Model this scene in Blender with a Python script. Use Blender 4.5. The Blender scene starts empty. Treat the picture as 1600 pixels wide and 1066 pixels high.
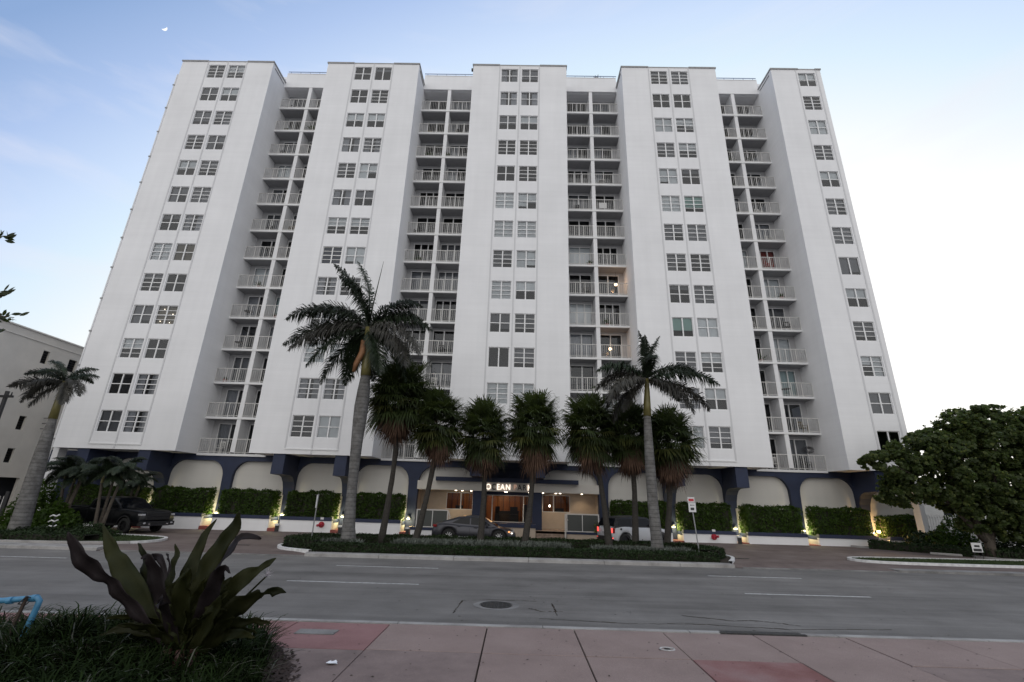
import bpy, math, random
import numpy as np
from mathutils import Vector, Matrix, Euler

# ---------------------------------------------------------------- camera
SC = bpy.context.scene
CAM = Vector((2.381, -33.224, 2.5))
def _cam():
    pi_, ro, ya = .3267, -.03, -.0184
    c, s = math.cos(ya), math.sin(ya); Ry = Matrix(((c, -s, 0), (s, c, 0), (0, 0, 1)))
    c, s = math.cos(pi_), math.sin(pi_); Rp = Matrix(((1, 0, 0), (0, c, s), (0, -s, c)))
    c, s = math.cos(ro), math.sin(ro); Rr = Matrix(((c, 0, -s), (0, 1, 0), (s, 0, c)))
    R = Rr @ Rp @ Ry
    cd = bpy.data.cameras.new('camera'); cd.sensor_width = 36; cd.lens = 16.3605
    cd.clip_start = .1; cd.clip_end = 5000
    co = bpy.data.objects.new('camera', cd); SC.collection.objects.link(co)
    M = Matrix(((R[0][0], R[2][0], -R[1][0]), (R[0][1], R[2][1], -R[1][1]), (R[0][2], R[2][2], -R[1][2])))
    co.matrix_world = Matrix.Translation(CAM) @ M.to_4x4()
    SC.camera = co
_cam()
# ---------------------------------------------------------------- sky, sun, exposure
SUN_ELEV, SUN_AZ = 38, 190      # soft dusk light from the open sky behind the camera
def _world():
    w = bpy.data.worlds.new('World'); SC.world = w; w.use_nodes = True
    nt = w.node_tree; nt.nodes.clear(); N = nt.nodes.new; Lk = nt.links.new
    out = N('ShaderNodeOutputWorld'); bg = N('ShaderNodeBackground'); Lk(bg.outputs[0], out.inputs[0])
    tc = N('ShaderNodeTexCoord')
    dot = N('ShaderNodeVectorMath'); dot.operation = 'DOT_PRODUCT'
    nrm = N('ShaderNodeVectorMath'); nrm.operation = 'NORMALIZE'
    Lk(tc.outputs['Generated'], nrm.inputs[0]); Lk(nrm.outputs[0], dot.inputs[0])
    dot.inputs[1].default_value = (.437/1.2, 2.18/1.2, -.997/1.2)
    add = N('ShaderNodeMath'); add.operation = 'ADD'; add.inputs[1].default_value = -.0716/1.2
    Lk(dot.outputs['Value'], add.inputs[0])
    cr = N('ShaderNodeValToRGB'); Lk(add.outputs[0], cr.inputs[0])
    e = cr.color_ramp.elements
    e[0].position = 0; e[0].color = (.27, .41, .69, 1)
    e[1].position = 1; e[1].color = (1.12, 1.12, 1.10, 1)
    for p, c in ((.225, (.44, .58, .87, 1)), (.42, (.62, .76, .99, 1)), (.56, (.72, .87, .99, 1)), (.80, (.97, 1.0, 1.0, 1))):
        q = e.new(p); q.color = c
    # thin cirrus wisps
    mp = N('ShaderNodeMapping'); mp.inputs['Rotation'].default_value = (0, math.radians(38), math.radians(20)); mp.inputs['Scale'].default_value = (1.1, 1.5, 5.0)
    Lk(nrm.outputs[0], mp.inputs[0])
    nz = N('ShaderNodeTexNoise'); nz.inputs['Scale'].default_value = 1.7; nz.inputs['Detail'].default_value = 7; nz.inputs['Roughness'].default_value = .55; nz.inputs['Distortion'].default_value = .6
    Lk(mp.outputs[0], nz.inputs['Vector'])
    mr = N('ShaderNodeMapRange'); mr.inputs['From Min'].default_value = .5; mr.inputs['From Max'].default_value = .78; mr.inputs['To Max'].default_value = .5
    Lk(nz.outputs[0], mr.inputs[0])
    mx = N('ShaderNodeMix'); mx.data_type = 'RGBA'; Lk(mr.outputs[0], mx.inputs[0]); Lk(cr.outputs[0], mx.inputs[6])
    mx.inputs[7].default_value = (.86, .86, .95, 1)
    sp = N('ShaderNodeSeparateXYZ'); Lk(nrm.outputs[0], sp.inputs[0])
    wr = N('ShaderNodeMapRange'); wr.interpolation_type = 'SMOOTHSTEP'; wr.inputs[1].default_value = .25; wr.inputs[2].default_value = -.7; wr.inputs[3].default_value = 0; wr.inputs[4].default_value = .75; Lk(sp.outputs[1], wr.inputs[0])
    wm = N('ShaderNodeMix'); wm.data_type = 'RGBA'; Lk(wr.outputs[0], wm.inputs[0]); Lk(mx.outputs[2], wm.inputs[6]); wm.inputs[7].default_value = (.80, .79, .78, 1)
    sky = N('ShaderNodeTexSky'); sky.sky_type = 'NISHITA'; sky.sun_disc = False
    sky.sun_elevation = math.radians(6); sky.sun_rotation = math.radians(60)
    sm = N('ShaderNodeMix'); sm.data_type = 'RGBA'; sm.blend_type = 'ADD'; sm.inputs[0].default_value = .006
    Lk(wm.outputs[2], sm.inputs[6]); Lk(sky.outputs[0], sm.inputs[7])
    Lk(sm.outputs[2], bg.inputs[0]); bg.inputs[1].default_value = 1.0
_world()
sl = bpy.data.lights.new('sun', 'SUN'); sl.energy = 1.25; sl.angle = math.radians(110); sl.color = (1, .925, .79)
so = bpy.data.objects.new('sun', sl); SC.collection.objects.link(so)
_a = math.radians(SUN_AZ); _e = math.radians(SUN_ELEV)
so.rotation_euler = Vector((-math.sin(_a)*math.cos(_e), -math.cos(_a)*math.cos(_e), -math.sin(_e))).to_track_quat('-Z', 'Y').to_euler()
SC.view_settings.view_transform = 'Standard'; SC.view_settings.look = 'None'
SC.view_settings.exposure = 0.0; SC.view_settings.gamma = 1; SC.view_settings.use_curve_mapping = False
SC.cycles.max_bounces = 7; SC.cycles.diffuse_bounces = 3; SC.cycles.glossy_bounces = 3
SC.cycles.transparent_max_bounces = 8; SC.cycles.transmission_bounces = 3
SC.cycles.sample_clamp_indirect = 4

# ---------------------------------------------------------------- helpers
def gz(x): return .0045*(x-2.38)
COL = SC.collection
def link(o, parent=None):
    COL.objects.link(o)
    if parent is not None: o.parent = parent
    return o
def tag(o, label=None, cat=None, group=None, kind=None):
    if label: o['label'] = label
    if cat: o['category'] = cat
    if group: o['group'] = group
    if kind: o['kind'] = kind
    return o
def empty(name, loc=(0, 0, 0), rz=0, label=None, cat=None, group=None, parent=None):
    o = bpy.data.objects.new(name, None); o.location = loc; o.rotation_euler = (0, 0, rz); o.empty_display_size = .2
    link(o, parent); return tag(o, label, cat, group)
class MB:
    def __init__(s): s.v = []; s.f = []; s.m = []; s.sm = False
    def box(s, x0, x1, y0, y1, z0, z1, m=0, rot=None, piv=None):
        b = len(s.v)
        P = [(x0, y0, z0), (x1, y0, z0), (x1, y1, z0), (x0, y1, z0), (x0, y0, z1), (x1, y0, z1), (x1, y1, z1), (x0, y1, z1)]
        if rot is not None:
            pv = Vector(piv); P = [tuple(rot @ (Vector(p)-pv) + pv) for p in P]
        s.v += P
        for f in ((0, 3, 2, 1), (4, 5, 6, 7), (0, 1, 5, 4), (1, 2, 6, 5), (2, 3, 7, 6), (3, 0, 4, 7)):
            s.f.append(tuple(b+i for i in f)); s.m.append(m)
        return s
    def quad(s, a, b, c, d, m=0):
        n = len(s.v); s.v += [tuple(a), tuple(b), tuple(c), tuple(d)]; s.f.append((n, n+1, n+2, n+3)); s.m.append(m); return s
    def poly(s, pts, m=0):
        n = len(s.v); s.v += [tuple(p) for p in pts]; s.f.append(tuple(range(n, n+len(pts)))); s.m.append(m); return s
    def tube(s, pts, rad, n=8, m=0, cap=True, squash=None):
        pts = [Vector(p) for p in pts]; b = len(s.v); k = len(pts)
        if not hasattr(rad, '__len__'): rad = [rad]*k
        up = None
        for i, p in enumerate(pts):
            t = (pts[min(i+1, k-1)]-pts[max(i-1, 0)]).normalized()
            if up is None: up = Vector((0, 0, 1)) if abs(t.z) < .9 else Vector((0, 1, 0))
            a = t.cross(up).normalized(); c = a.cross(t).normalized(); up = c
            for j in range(n):
                w = 2*math.pi*j/n
                s.v.append(tuple(p + a*math.cos(w)*rad[i] + c*math.sin(w)*rad[i]))
        for i in range(k-1):
            for j in range(n):
                s.f.append((b+i*n+j, b+i*n+(j+1) % n, b+(i+1)*n+(j+1) % n, b+(i+1)*n+j)); s.m.append(m)
        if cap:
            s.f.append(tuple(b+j for j in reversed(range(n)))); s.m.append(m)
            s.f.append(tuple(b+(k-1)*n+j for j in range(n))); s.m.append(m)
        return s
    def cyl(s, c, r, h, axis='z', n=20, m=0):
        c = Vector(c); d = {'x': Vector((1, 0, 0)), 'y': Vector((0, 1, 0)), 'z': Vector((0, 0, 1))}[axis]
        return s.tube([c, c+d*h], r, n, m)
    def prism(s, pts, y0, y1, m=0, axis='y'):
        """outline pts (a,b) extruded between y0 and y1"""
        n = len(pts); b = len(s.v)
        if axis == 'y': s.v += [(x, y0, z) for x, z in pts]+[(x, y1, z) for x, z in pts]
        elif axis == 'z': s.v += [(x, y, y0) for x, y in pts]+[(x, y, y1) for x, y in pts]
        else: s.v += [(y0, x, z) for x, z in pts]+[(y1, x, z) for x, z in pts]
        s.f.append(tuple(range(b, b+n))); s.f.append(tuple(range(b+2*n-1, b+n-1, -1))); s.m += [m, m]
        for i in range(n):
            j = (i+1) % n; s.f.append((b+i, b+n+i, b+n+j, b+j)); s.m.append(m)
        return s
    def mesh(s, name, mats):
        me = bpy.data.meshes.new(name); me.from_pydata(s.v, [], s.f)
        if not isinstance(mats, (list, tuple)): mats = [mats]
        for k in mats: me.materials.append(k)
        me.polygons.foreach_set('material_index', s.m)
        if s.sm: me.polygons.foreach_set('use_smooth', [True]*len(s.f))
        me.update(); return me
    def build(s, name, mats, parent=None, loc=(0, 0, 0), rz=0):
        o = bpy.data.objects.new(name, s.mesh(name, mats)); o.location = loc; o.rotation_euler = (0, 0, rz)
        return link(o, parent)
def inst(name, me, parent=None, loc=(0, 0, 0), rot=(0, 0, 0), scale=1):
    o = bpy.data.objects.new(name, me); o.location = loc; o.rotation_euler = rot
    o.scale = (scale,)*3 if not hasattr(scale, '__len__') else scale
    return link(o, parent)
def np_mesh(name, V, F, mats, midx=None, smooth=False):
    """V (n,3), F (m,k) numpy"""
    me = bpy.data.meshes.new(name); k = F.shape[1]
    me.vertices.add(len(V)); me.vertices.foreach_set('co', V.astype(np.float32).ravel())
    me.loops.add(F.size); me.loops.foreach_set('vertex_index', F.astype(np.int32).ravel())
    me.polygons.add(len(F)); me.polygons.foreach_set('loop_start', np.arange(0, F.size, k, dtype=np.int32))
    if not isinstance(mats, (list, tuple)): mats = [mats]
    for m in mats: me.materials.append(m)
    if midx is not None: me.polygons.foreach_set('material_index', midx.astype(np.int32))
    if smooth: me.polygons.foreach_set('use_smooth', np.ones(len(F), bool))
    me.update(calc_edges=True); return me

# ---------------------------------------------------------------- materials
def mat(name, col, rough=.6, metal=0., var=0., vscale=3., bump=0., bscale=40., emis=None, estr=1., spec=.5, obj=0., stretch=(1, 1, 1), col2=None, sub=None):
    m = bpy.data.materials.new(name); m.use_nodes = True; nt = m.node_tree; b = nt.nodes['Principled BSDF']
    N = nt.nodes.new; Lk = nt.links.new
    b.inputs['Base Color'].default_value = (*col, 1); b.inputs['Roughness'].default_value = rough; b.inputs['Metallic'].default_value = metal
    b.inputs['Specular IOR Level'].default_value = spec
    if emis is not None:
        b.inputs['Emission Color'].default_value = (*emis, 1); b.inputs['Emission Strength'].default_value = estr
    if var or bump:
        tc = N('ShaderNodeTexCoord'); mp = N('ShaderNodeMapping'); mp.inputs['Scale'].default_value = stretch
        Lk(tc.outputs['Object'], mp.inputs[0])
    last = None
    if var:
        nz = N('ShaderNodeTexNoise'); nz.inputs['Scale'].default_value = vscale; nz.inputs['Detail'].default_value = 6; nz.inputs['Roughness'].default_value = .6
        Lk(mp.outputs[0], nz.inputs['Vector'])
        mr = N('ShaderNodeMapRange'); mr.inputs['From Min'].default_value = .3; mr.inputs['From Max'].default_value = .7
        Lk(nz.outputs[0], mr.inputs[0])
        mx = N('ShaderNodeMix'); mx.data_type = 'RGBA'; Lk(mr.outputs[0], mx.inputs[0])
        c2 = col2 or tuple(c*(1+var*.6) for c in col); c1 = col if col2 else tuple(c*(1-var) for c in col)
        mx.inputs[6].default_value = (*c1, 1); mx.inputs[7].default_value = (*c2, 1)
        last = mx.outputs[2]; Lk(last, b.inputs['Base Color'])
    if obj:
        oi = N('ShaderNodeObjectInfo'); mr2 = N('ShaderNodeMapRange'); mr2.inputs['To Min'].default_value = 1-obj; mr2.inputs['To Max'].default_value = 1+obj
        Lk(oi.outputs['Random'], mr2.inputs[0])
        hs = N('ShaderNodeHueSaturation'); Lk(mr2.outputs[0], hs.inputs['Value'])
        if last: Lk(last, hs.inputs['Color'])
        else: hs.inputs['Color'].default_value = (*col, 1)
        Lk(hs.outputs[0], b.inputs['Base Color'])
    if bump:
        n2 = N('ShaderNodeTexNoise'); n2.inputs['Scale'].default_value = bscale; n2.inputs['Detail'].default_value = 5
        Lk(mp.outputs[0], n2.inputs['Vector']); bp = N('ShaderNodeBump'); bp.inputs['Strength'].default_value = bump; bp.inputs['Distance'].default_value = .02
        Lk(n2.outputs[0], bp.inputs['Height']); Lk(bp.outputs[0], b.inputs['Normal'])
    return m
def glass_mat(name, tint=(.75, .8, .82), ior=1.5, refl=1.0):
    m = bpy.data.materials.new(name); m.use_nodes = True; nt = m.node_tree; nt.nodes.clear(); N = nt.nodes.new; Lk = nt.links.new
    o = N('ShaderNodeOutputMaterial'); mx = N('ShaderNodeMixShader'); tr = N('ShaderNodeBsdfTransparent'); gl = N('ShaderNodeBsdfGlossy'); fr = N('ShaderNodeFresnel')
    tr.inputs[0].default_value = (*tint, 1); gl.inputs['Roughness'].default_value = 0; gl.inputs[0].default_value = (.95*refl, .97*refl, 1*refl, 1); fr.inputs[0].default_value = ior
    Lk(fr.outputs[0], mx.inputs[0]); Lk(tr.outputs[0], mx.inputs[1]); Lk(gl.outputs[0], mx.inputs[2]); Lk(mx.outputs[0], o.inputs[0]); return m
def emit_mat(name, col, s):
    return mat(name, (.02, .02, .02), emis=col, estr=s)
def stucco_mat(name, col):
    """painted block wall: faint courses, trowel noise, rain streaks"""
    m = mat(name, col, .82, spec=.25); nt = m.node_tree; N = nt.nodes.new; Lk = nt.links.new; b = nt.nodes['Principled BSDF']
    tc = N('ShaderNodeTexCoord'); sp = N('ShaderNodeSeparateXYZ'); Lk(tc.outputs['Object'], sp.inputs[0])
    def noise(scale, st, det=5):
        mp = N('ShaderNodeMapping'); mp.inputs['Scale'].default_value = st; Lk(tc.outputs['Object'], mp.inputs[0])
        n = N('ShaderNodeTexNoise'); n.inputs['Scale'].default_value = scale; n.inputs['Detail'].default_value = det; Lk(mp.outputs[0], n.inputs['Vector']); return n
    big = noise(.35, (1, 1, 1)); st = noise(2.2, (1, 1, .05)); band = noise(1.4, (.08, .08, 2.2)); fine = noise(55, (1, 1, 1), 3)
    def mr(n, a, c, lo, hi):
        r = N('ShaderNodeMapRange'); r.inputs[1].default_value = a; r.inputs[2].default_value = c; r.inputs[3].default_value = lo; r.inputs[4].default_value = hi; Lk(n.outputs[0], r.inputs[0]); return r
    a = mr(big, .3, .7, .95, 1.03); c = mr(st, .35, .75, 1.005, .965); d = mr(band, .3, .7, .975, 1.01)
    m1 = N('ShaderNodeMath'); m1.operation = 'MULTIPLY'; Lk(a.outputs[0], m1.inputs[0]); Lk(c.outputs[0], m1.inputs[1])
    m2 = N('ShaderNodeMath'); m2.operation = 'MULTIPLY'; Lk(m1.outputs[0], m2.inputs[0]); Lk(d.outputs[0], m2.inputs[1])
    # course joints every 0.2 m
    fx = N('ShaderNodeMath'); fx.operation = 'PINGPONG'; fx.inputs[1].default_value = .1; Lk(sp.outputs[2], fx.inputs[0])
    jm = N('ShaderNodeMapRange'); jm.inputs[1].default_value = 0; jm.inputs[2].default_value = .012; jm.inputs[3].default_value = .975; jm.inputs[4].default_value = 1; Lk(fx.outputs[0], jm.inputs[0])
    m3 = N('ShaderNodeMath'); m3.operation = 'MULTIPLY'; Lk(m2.outputs[0], m3.inputs[0]); Lk(jm.outputs[0], m3.inputs[1])
    sc = N('ShaderNodeVectorMath'); sc.operation = 'SCALE'; sc.inputs[0].default_value = col; Lk(m3.outputs[0], sc.inputs['Scale']); Lk(sc.outputs[0], b.inputs['Base Color'])
    ad = N('ShaderNodeMath'); ad.operation = 'ADD'; Lk(fine.outputs[0], ad.inputs[0]); Lk(jm.outputs[0], ad.inputs[1])
    bp = N('ShaderNodeBump'); bp.inputs['Strength'].default_value = .25; bp.inputs['Distance'].default_value = .012; Lk(ad.outputs[0], bp.inputs['Height']); Lk(bp.outputs[0], b.inputs['Normal'])
    return m
M = {}
M['wall'] = stucco_mat('white_stucco', (.80, .80, .81))
M['tile'] = mat('balcony_dark_floor', (.16, .15, .145), .6, var=.2)  # floor colour darkened to cut bounce light inside the recess
M['ceil'] = mat('shaded_balcony_ceiling', (.30, .30, .31), .9, var=.08)  # shade under each slab is put into this darker ceiling colour
M['wall_in'] = mat('shaded_balcony_wall', (.42, .42, .43), .8, var=.06, vscale=1.5, bump=.1)  # recess shade painted into the back wall colour
M['infill'] = stucco_mat('podium_stucco', (.62, .60, .56))
M['rib'] = mat('grey_rib', (.60, .60, .61), .7)
M['coping'] = mat('grey_coping', (.33, .33, .33), .7, var=.15)
M['frame'] = mat('white_frame', (.74, .74, .74), .4)
M['rail'] = mat('white_rail', (.60, .59, .57), .45)
M['roofrail'] = mat('roof_rail', (.22, .28, .42), .5)
M['navy'] = mat('navy_paint', (.017, .026, .062), .65, var=.2, vscale=1.2, bump=.08)
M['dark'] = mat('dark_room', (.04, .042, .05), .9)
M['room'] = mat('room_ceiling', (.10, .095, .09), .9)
M['glass'] = glass_mat('window_glass', (.82, .85, .88), 1.6, .95)
M['glass_b'] = glass_mat('tinted_glass', (.30, .36, .42), 1.6)
M['glass_g'] = glass_mat('green_glass', (.70, .80, .78), 1.5)
M['glass_l'] = glass_mat('lobby_glass', (.9, .88, .84), 1.3, .45)
M['glass_f'] = mat('frosted_glass', (.06, .065, .06), .35)
M['bl_w'] = mat('white_blind', (.78, .79, .78), .8, var=.08, vscale=1, obj=.1)
M['bl_g'] = mat('grey_blind', (.19, .19, .20), .8, var=.15, vscale=1, obj=.3)
M['bl_c'] = mat('sheer_curtain', (.40, .40, .42), .9, var=.12, vscale=6, stretch=(1, 1, .05), obj=.3)
M['bl_b'] = mat('brown_blind', (.17, .14, .09), .8, var=.1, obj=.2)
M['bl_n'] = mat('blue_curtain', (.06, .10, .22), .8, var=.2, obj=.1)
M['bl_t'] = mat('teal_blind', (.42, .52, .51), .8, obj=.1)
M['bl_r'] = mat('red_wall', (.26, .05, .04), .8)
M['asphalt'] = None
M['beige'] = mat('beige_plaster', (.50, .41, .32), .8, var=.06, bump=.1)
M['wood'] = mat('orange_wood', (.26, .10, .03), .45, var=.4, vscale=3, stretch=(1, 1, .15))
M['soffit'] = mat('soffit_paint', (.60, .57, .52), .8)
M['stone'] = mat('step_stone', (.30, .22, .17), .7, var=.5, vscale=4)
M['red_curb'] = mat('red_curb_paint', (.26, .07, .055), .7, var=.3)
M['steel'] = mat('galvanised_steel', (.35, .35, .36), .45, .7, var=.2)
M['black'] = mat('black_plastic', (.012, .012, .013), .45)
M['rubber'] = mat('tyre_rubber', (.018, .018, .018), .85, bump=.2)
M['lamp'] = emit_mat('downlight_glow', (1, .86, .68), 9)
M['lampw'] = emit_mat('wall_lamp_glow', (1, .93, .45), 5)
M['leaf_h'] = mat('hedge_leaf', (.036, .070, .008), .5, var=.55, spec=.25, vscale=2.5, obj=.15)
M['leaf_i'] = mat('box_hedge_leaf', (.018, .034, .010), .6, var=.5, vscale=3, spec=.2)
M['twig'] = mat('dark_twig', (.02, .018, .012), .9)
M['silver'] = mat('silver_leaf', (.095, .108, .088), .6, var=.5, vscale=5)
M['fan'] = mat('fan_leaf', (.034, .050, .016), .5, var=.5, vscale=1.2, obj=.45, spec=.3)
M['fan_y'] = mat('fan_leaf_yellowing', (.060, .068, .018), .55, var=.5, obj=.45, spec=.25)
M['fan_d'] = mat('dead_frond', (.085, .046, .028), .85, var=.5, vscale=2, obj=.4)
M['royal'] = mat('royal_leaf', (.020, .032, .015), .5, var=.5, vscale=2, obj=.3, spec=.3)
M['royal_d'] = mat('ageing_royal_leaf', (.055, .052, .042), .6, var=.5, vscale=2, obj=.25)
M['shaft'] = mat('crownshaft', (.16, .14, .045), .4, var=.35, vscale=2)
M['sheath'] = mat('dead_sheath', (.27, .13, .06), .6, var=.3)
M['grape'] = mat('grape_leaf', (.050, .070, .022), .5, var=.6, vscale=.9, spec=.25)
M['grape_y'] = mat('young_grape_leaf', (.10, .12, .035), .5, var=.3, vscale=2, spec=.3)
M['bark'] = mat('bark', (.085, .07, .055), .9, var=.4, vscale=6, bump=.6, bscale=20)
M['palm_bark'] = mat('palm_bark', (.042, .037, .031), .9, var=.4, vscale=7, bump=.7, bscale=12, stretch=(1, 1, 2))
def ring_bark():
    m = mat('ringed_palm_bark', (.2, .195, .19), .8, spec=.2); nt = m.node_tree; N = nt.nodes.new; Lk = nt.links.new; b = nt.nodes['Principled BSDF']
    tc = N('ShaderNodeTexCoord'); w = N('ShaderNodeTexWave'); w.bands_direction = 'Z'; w.inputs['Scale'].default_value = 1.6; w.inputs['Distortion'].default_value = 1.6; w.inputs['Detail'].default_value = 3; w.inputs['Detail Scale'].default_value = 1.5
    Lk(tc.outputs['Object'], w.inputs[0])
    n = N('ShaderNodeTexNoise'); n.inputs['Scale'].default_value = 3; n.inputs['Detail'].default_value = 8; n.inputs['Roughness'].default_value = .7; Lk(tc.outputs['Object'], n.inputs['Vector'])
    r = N('ShaderNodeValToRGB'); Lk(n.outputs[0], r.inputs[0]); e = r.color_ramp.elements; e[0].position = .3; e[0].color = (.075, .07, .066, 1); e[1].position = .7; e[1].color = (.20, .196, .19, 1)
    x = N('ShaderNodeMix'); x.data_type = 'RGBA'; x.blend_type = 'MULTIPLY'; x.inputs[0].default_value = .28; Lk(r.outputs[0], x.inputs[6])
    r2 = N('ShaderNodeValToRGB'); Lk(w.outputs[0], r2.inputs[0]); r2.color_ramp.elements[0].position = .02; r2.color_ramp.elements[0].color = (.25, .25, .25, 1); r2.color_ramp.elements[1].position = .25
    Lk(r2.outputs[0], x.inputs[7]); Lk(x.outputs[2], b.inputs['Base Color'])
    bp = N('ShaderNodeBump'); bp.inputs['Strength'].default_value = .5; bp.inputs['Distance'].default_value = .03; Lk(r2.outputs[0], bp.inputs['Height']); Lk(bp.outputs[0], b.inputs['Normal'])
    return m
M['ring'] = ring_bark()
def ground_mat(name, base, dark, light, scale=1., streak=0., crack=0., rough=.85):
    m = mat(name, base, rough, spec=.3); nt = m.node_tree; N = nt.nodes.new; Lk = nt.links.new; b = nt.nodes['Principled BSDF']
    tc = N('ShaderNodeTexCoord')
    def noise(sc, st=(1, 1, 1), det=6, ro=.6):
        mp = N('ShaderNodeMapping'); mp.inputs['Scale'].default_value = st; Lk(tc.outputs['Object'], mp.inputs[0])
        n = N('ShaderNodeTexNoise'); n.inputs['Scale'].default_value = sc; n.inputs['Detail'].default_value = det; n.inputs['Roughness'].default_value = ro; Lk(mp.outputs[0], n.inputs['Vector']); return n
    n1 = noise(.5*scale, det=8, ro=.65); r = N('ShaderNodeValToRGB'); Lk(n1.outputs[0], r.inputs[0])
    e = r.color_ramp.elements; e[0].position = .32; e[0].color = (*dark, 1); e[1].position = .68; e[1].color = (*light, 1); q = e.new(.5); q.color = (*base, 1)
    last = r.outputs[0]
    def mul(node_out, lo, hi, a, c):
        nonlocal last
        k = N('ShaderNodeMapRange'); k.inputs[1].default_value = a; k.inputs[2].default_value = c; k.inputs[3].default_value = lo; k.inputs[4].default_value = hi; Lk(node_out, k.inputs[0])
        s = N('ShaderNodeVectorMath'); s.operation = 'SCALE'; Lk(last, s.inputs[0]); Lk(k.outputs[0], s.inputs['Scale']); last = s.outputs[0]
    fine = noise(70, det=3, ro=.8); mul(fine.outputs[0], .78, 1.22, .3, .7)
    if streak:
        s1 = noise(1.0, (.03, .95, 1), 6, .6); mul(s1.outputs[0], 1-streak, 1+streak, .3, .7)
        s2 = noise(5, (.05, 1.2, 1), 4, .6); mul(s2.outputs[0], 1-streak*.5, 1+streak*.5, .3, .7)
    if crack:
        vo = N('ShaderNodeTexVoronoi'); vo.feature = 'DISTANCE_TO_EDGE'; vo.inputs['Scale'].default_value = .8
        nn = noise(2.5, det=5); mm = N('ShaderNodeVectorMath'); mm.operation = 'ADD'; Lk(tc.outputs['Object'], mm.inputs[0]); Lk(nn.outputs['Color'], mm.inputs[1]); Lk(mm.outputs[0], vo.inputs['Vector'])
        msk = noise(.25); gate = N('ShaderNodeMapRange'); gate.inputs[1].default_value = .55; gate.inputs[2].default_value = .62; gate.inputs[3].default_value = 1; gate.inputs[4].default_value = 0; Lk(msk.outputs[0], gate.inputs[0])
        ad = N('ShaderNodeMath'); ad.operation = 'ADD'; Lk(vo.outputs[0], ad.inputs[0]); Lk(gate.outputs[0], ad.inputs[1])
        mul(ad.outputs[0], crack, 1, .002, .012)
    Lk(last, b.inputs['Base Color'])
    bp = N('ShaderNodeBump'); bp.inputs['Strength'].default_value = .35; bp.inputs['Distance'].default_value = .01; Lk(fine.outputs[0], bp.inputs['Height']); Lk(bp.outputs[0], b.inputs['Normal'])
    return m
M['asphalt'] = ground_mat('asphalt', (.150, .143, .136), (.120, .114, .108), (.178, .170, .162), 1, .2, .5)
M['drive'] = ground_mat('driveway_paving', (.135, .105, .096), (.10, .076, .07), (.165, .135, .124), 1.4, .12, 0)
M['concrete'] = ground_mat('concrete', (.30, .29, .28), (.19, .18, .175), (.37, .36, .35), 2)
M['gutter'] = ground_mat('gutter_concrete', (.19, .185, .18), (.11, .108, .105), (.25, .245, .24), 2)
M['slab_p'] = ground_mat('pink_slab', (.242, .184, .168), (.212, .160, .146), (.270, .208, .190), 1.6, 0, .7)
M['slab_r'] = ground_mat('red_slab', (.245, .135, .132), (.21, .112, .11), (.28, .16, .156), 1.6, 0, .7)
M['slab_g'] = ground_mat('faded_slab', (.195, .150, .140), (.145, .112, .106), (.235, .183, .170), 2.2, 0, .6)
M['slab_s'] = ground_mat('stained_red_slab', (.22, .115, .11), (.15, .055, .05), (.25, .17, .165), 1.2)
M['soil'] = ground_mat('soil', (.03, .022, .016), (.014, .010, .008), (.055, .042, .03), 4)
M['grass_g'] = ground_mat('turf', (.035, .055, .018), (.02, .035, .011), (.06, .085, .028), 6)
M['white_paint'] = mat('road_paint', (.42, .42, .42), .7, var=.45, vscale=9)
M['kerb_w'] = mat('white_kerb_paint', (.62, .62, .62), .7, var=.25, vscale=5)
M['iron'] = mat('cast_iron', (.06, .06, .06), .6, .6, var=.4, vscale=20, bump=.5, bscale=30)

def translucent(m, col, f):
    nt = m.node_tree; N = nt.nodes.new; Lk = nt.links.new; out = nt.nodes['Material Output']; b = nt.nodes['Principled BSDF']
    t = N('ShaderNodeBsdfTranslucent'); t.inputs[0].default_value = (*col, 1); mx = N('ShaderNodeMixShader'); mx.inputs[0].default_value = f
    Lk(b.outputs[0], mx.inputs[1]); Lk(t.outputs[0], mx.inputs[2]); Lk(mx.outputs[0], out.inputs[0])
translucent(M['grape'], (.15, .22, .06), .42); translucent(M['grape_y'], (.30, .34, .08), .42)
translucent(M['fan'], (.09, .12, .025), .3); translucent(M['fan_y'], (.12, .12, .03), .3); translucent(M['leaf_h'], (.09, .16, .02), .25)

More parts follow.
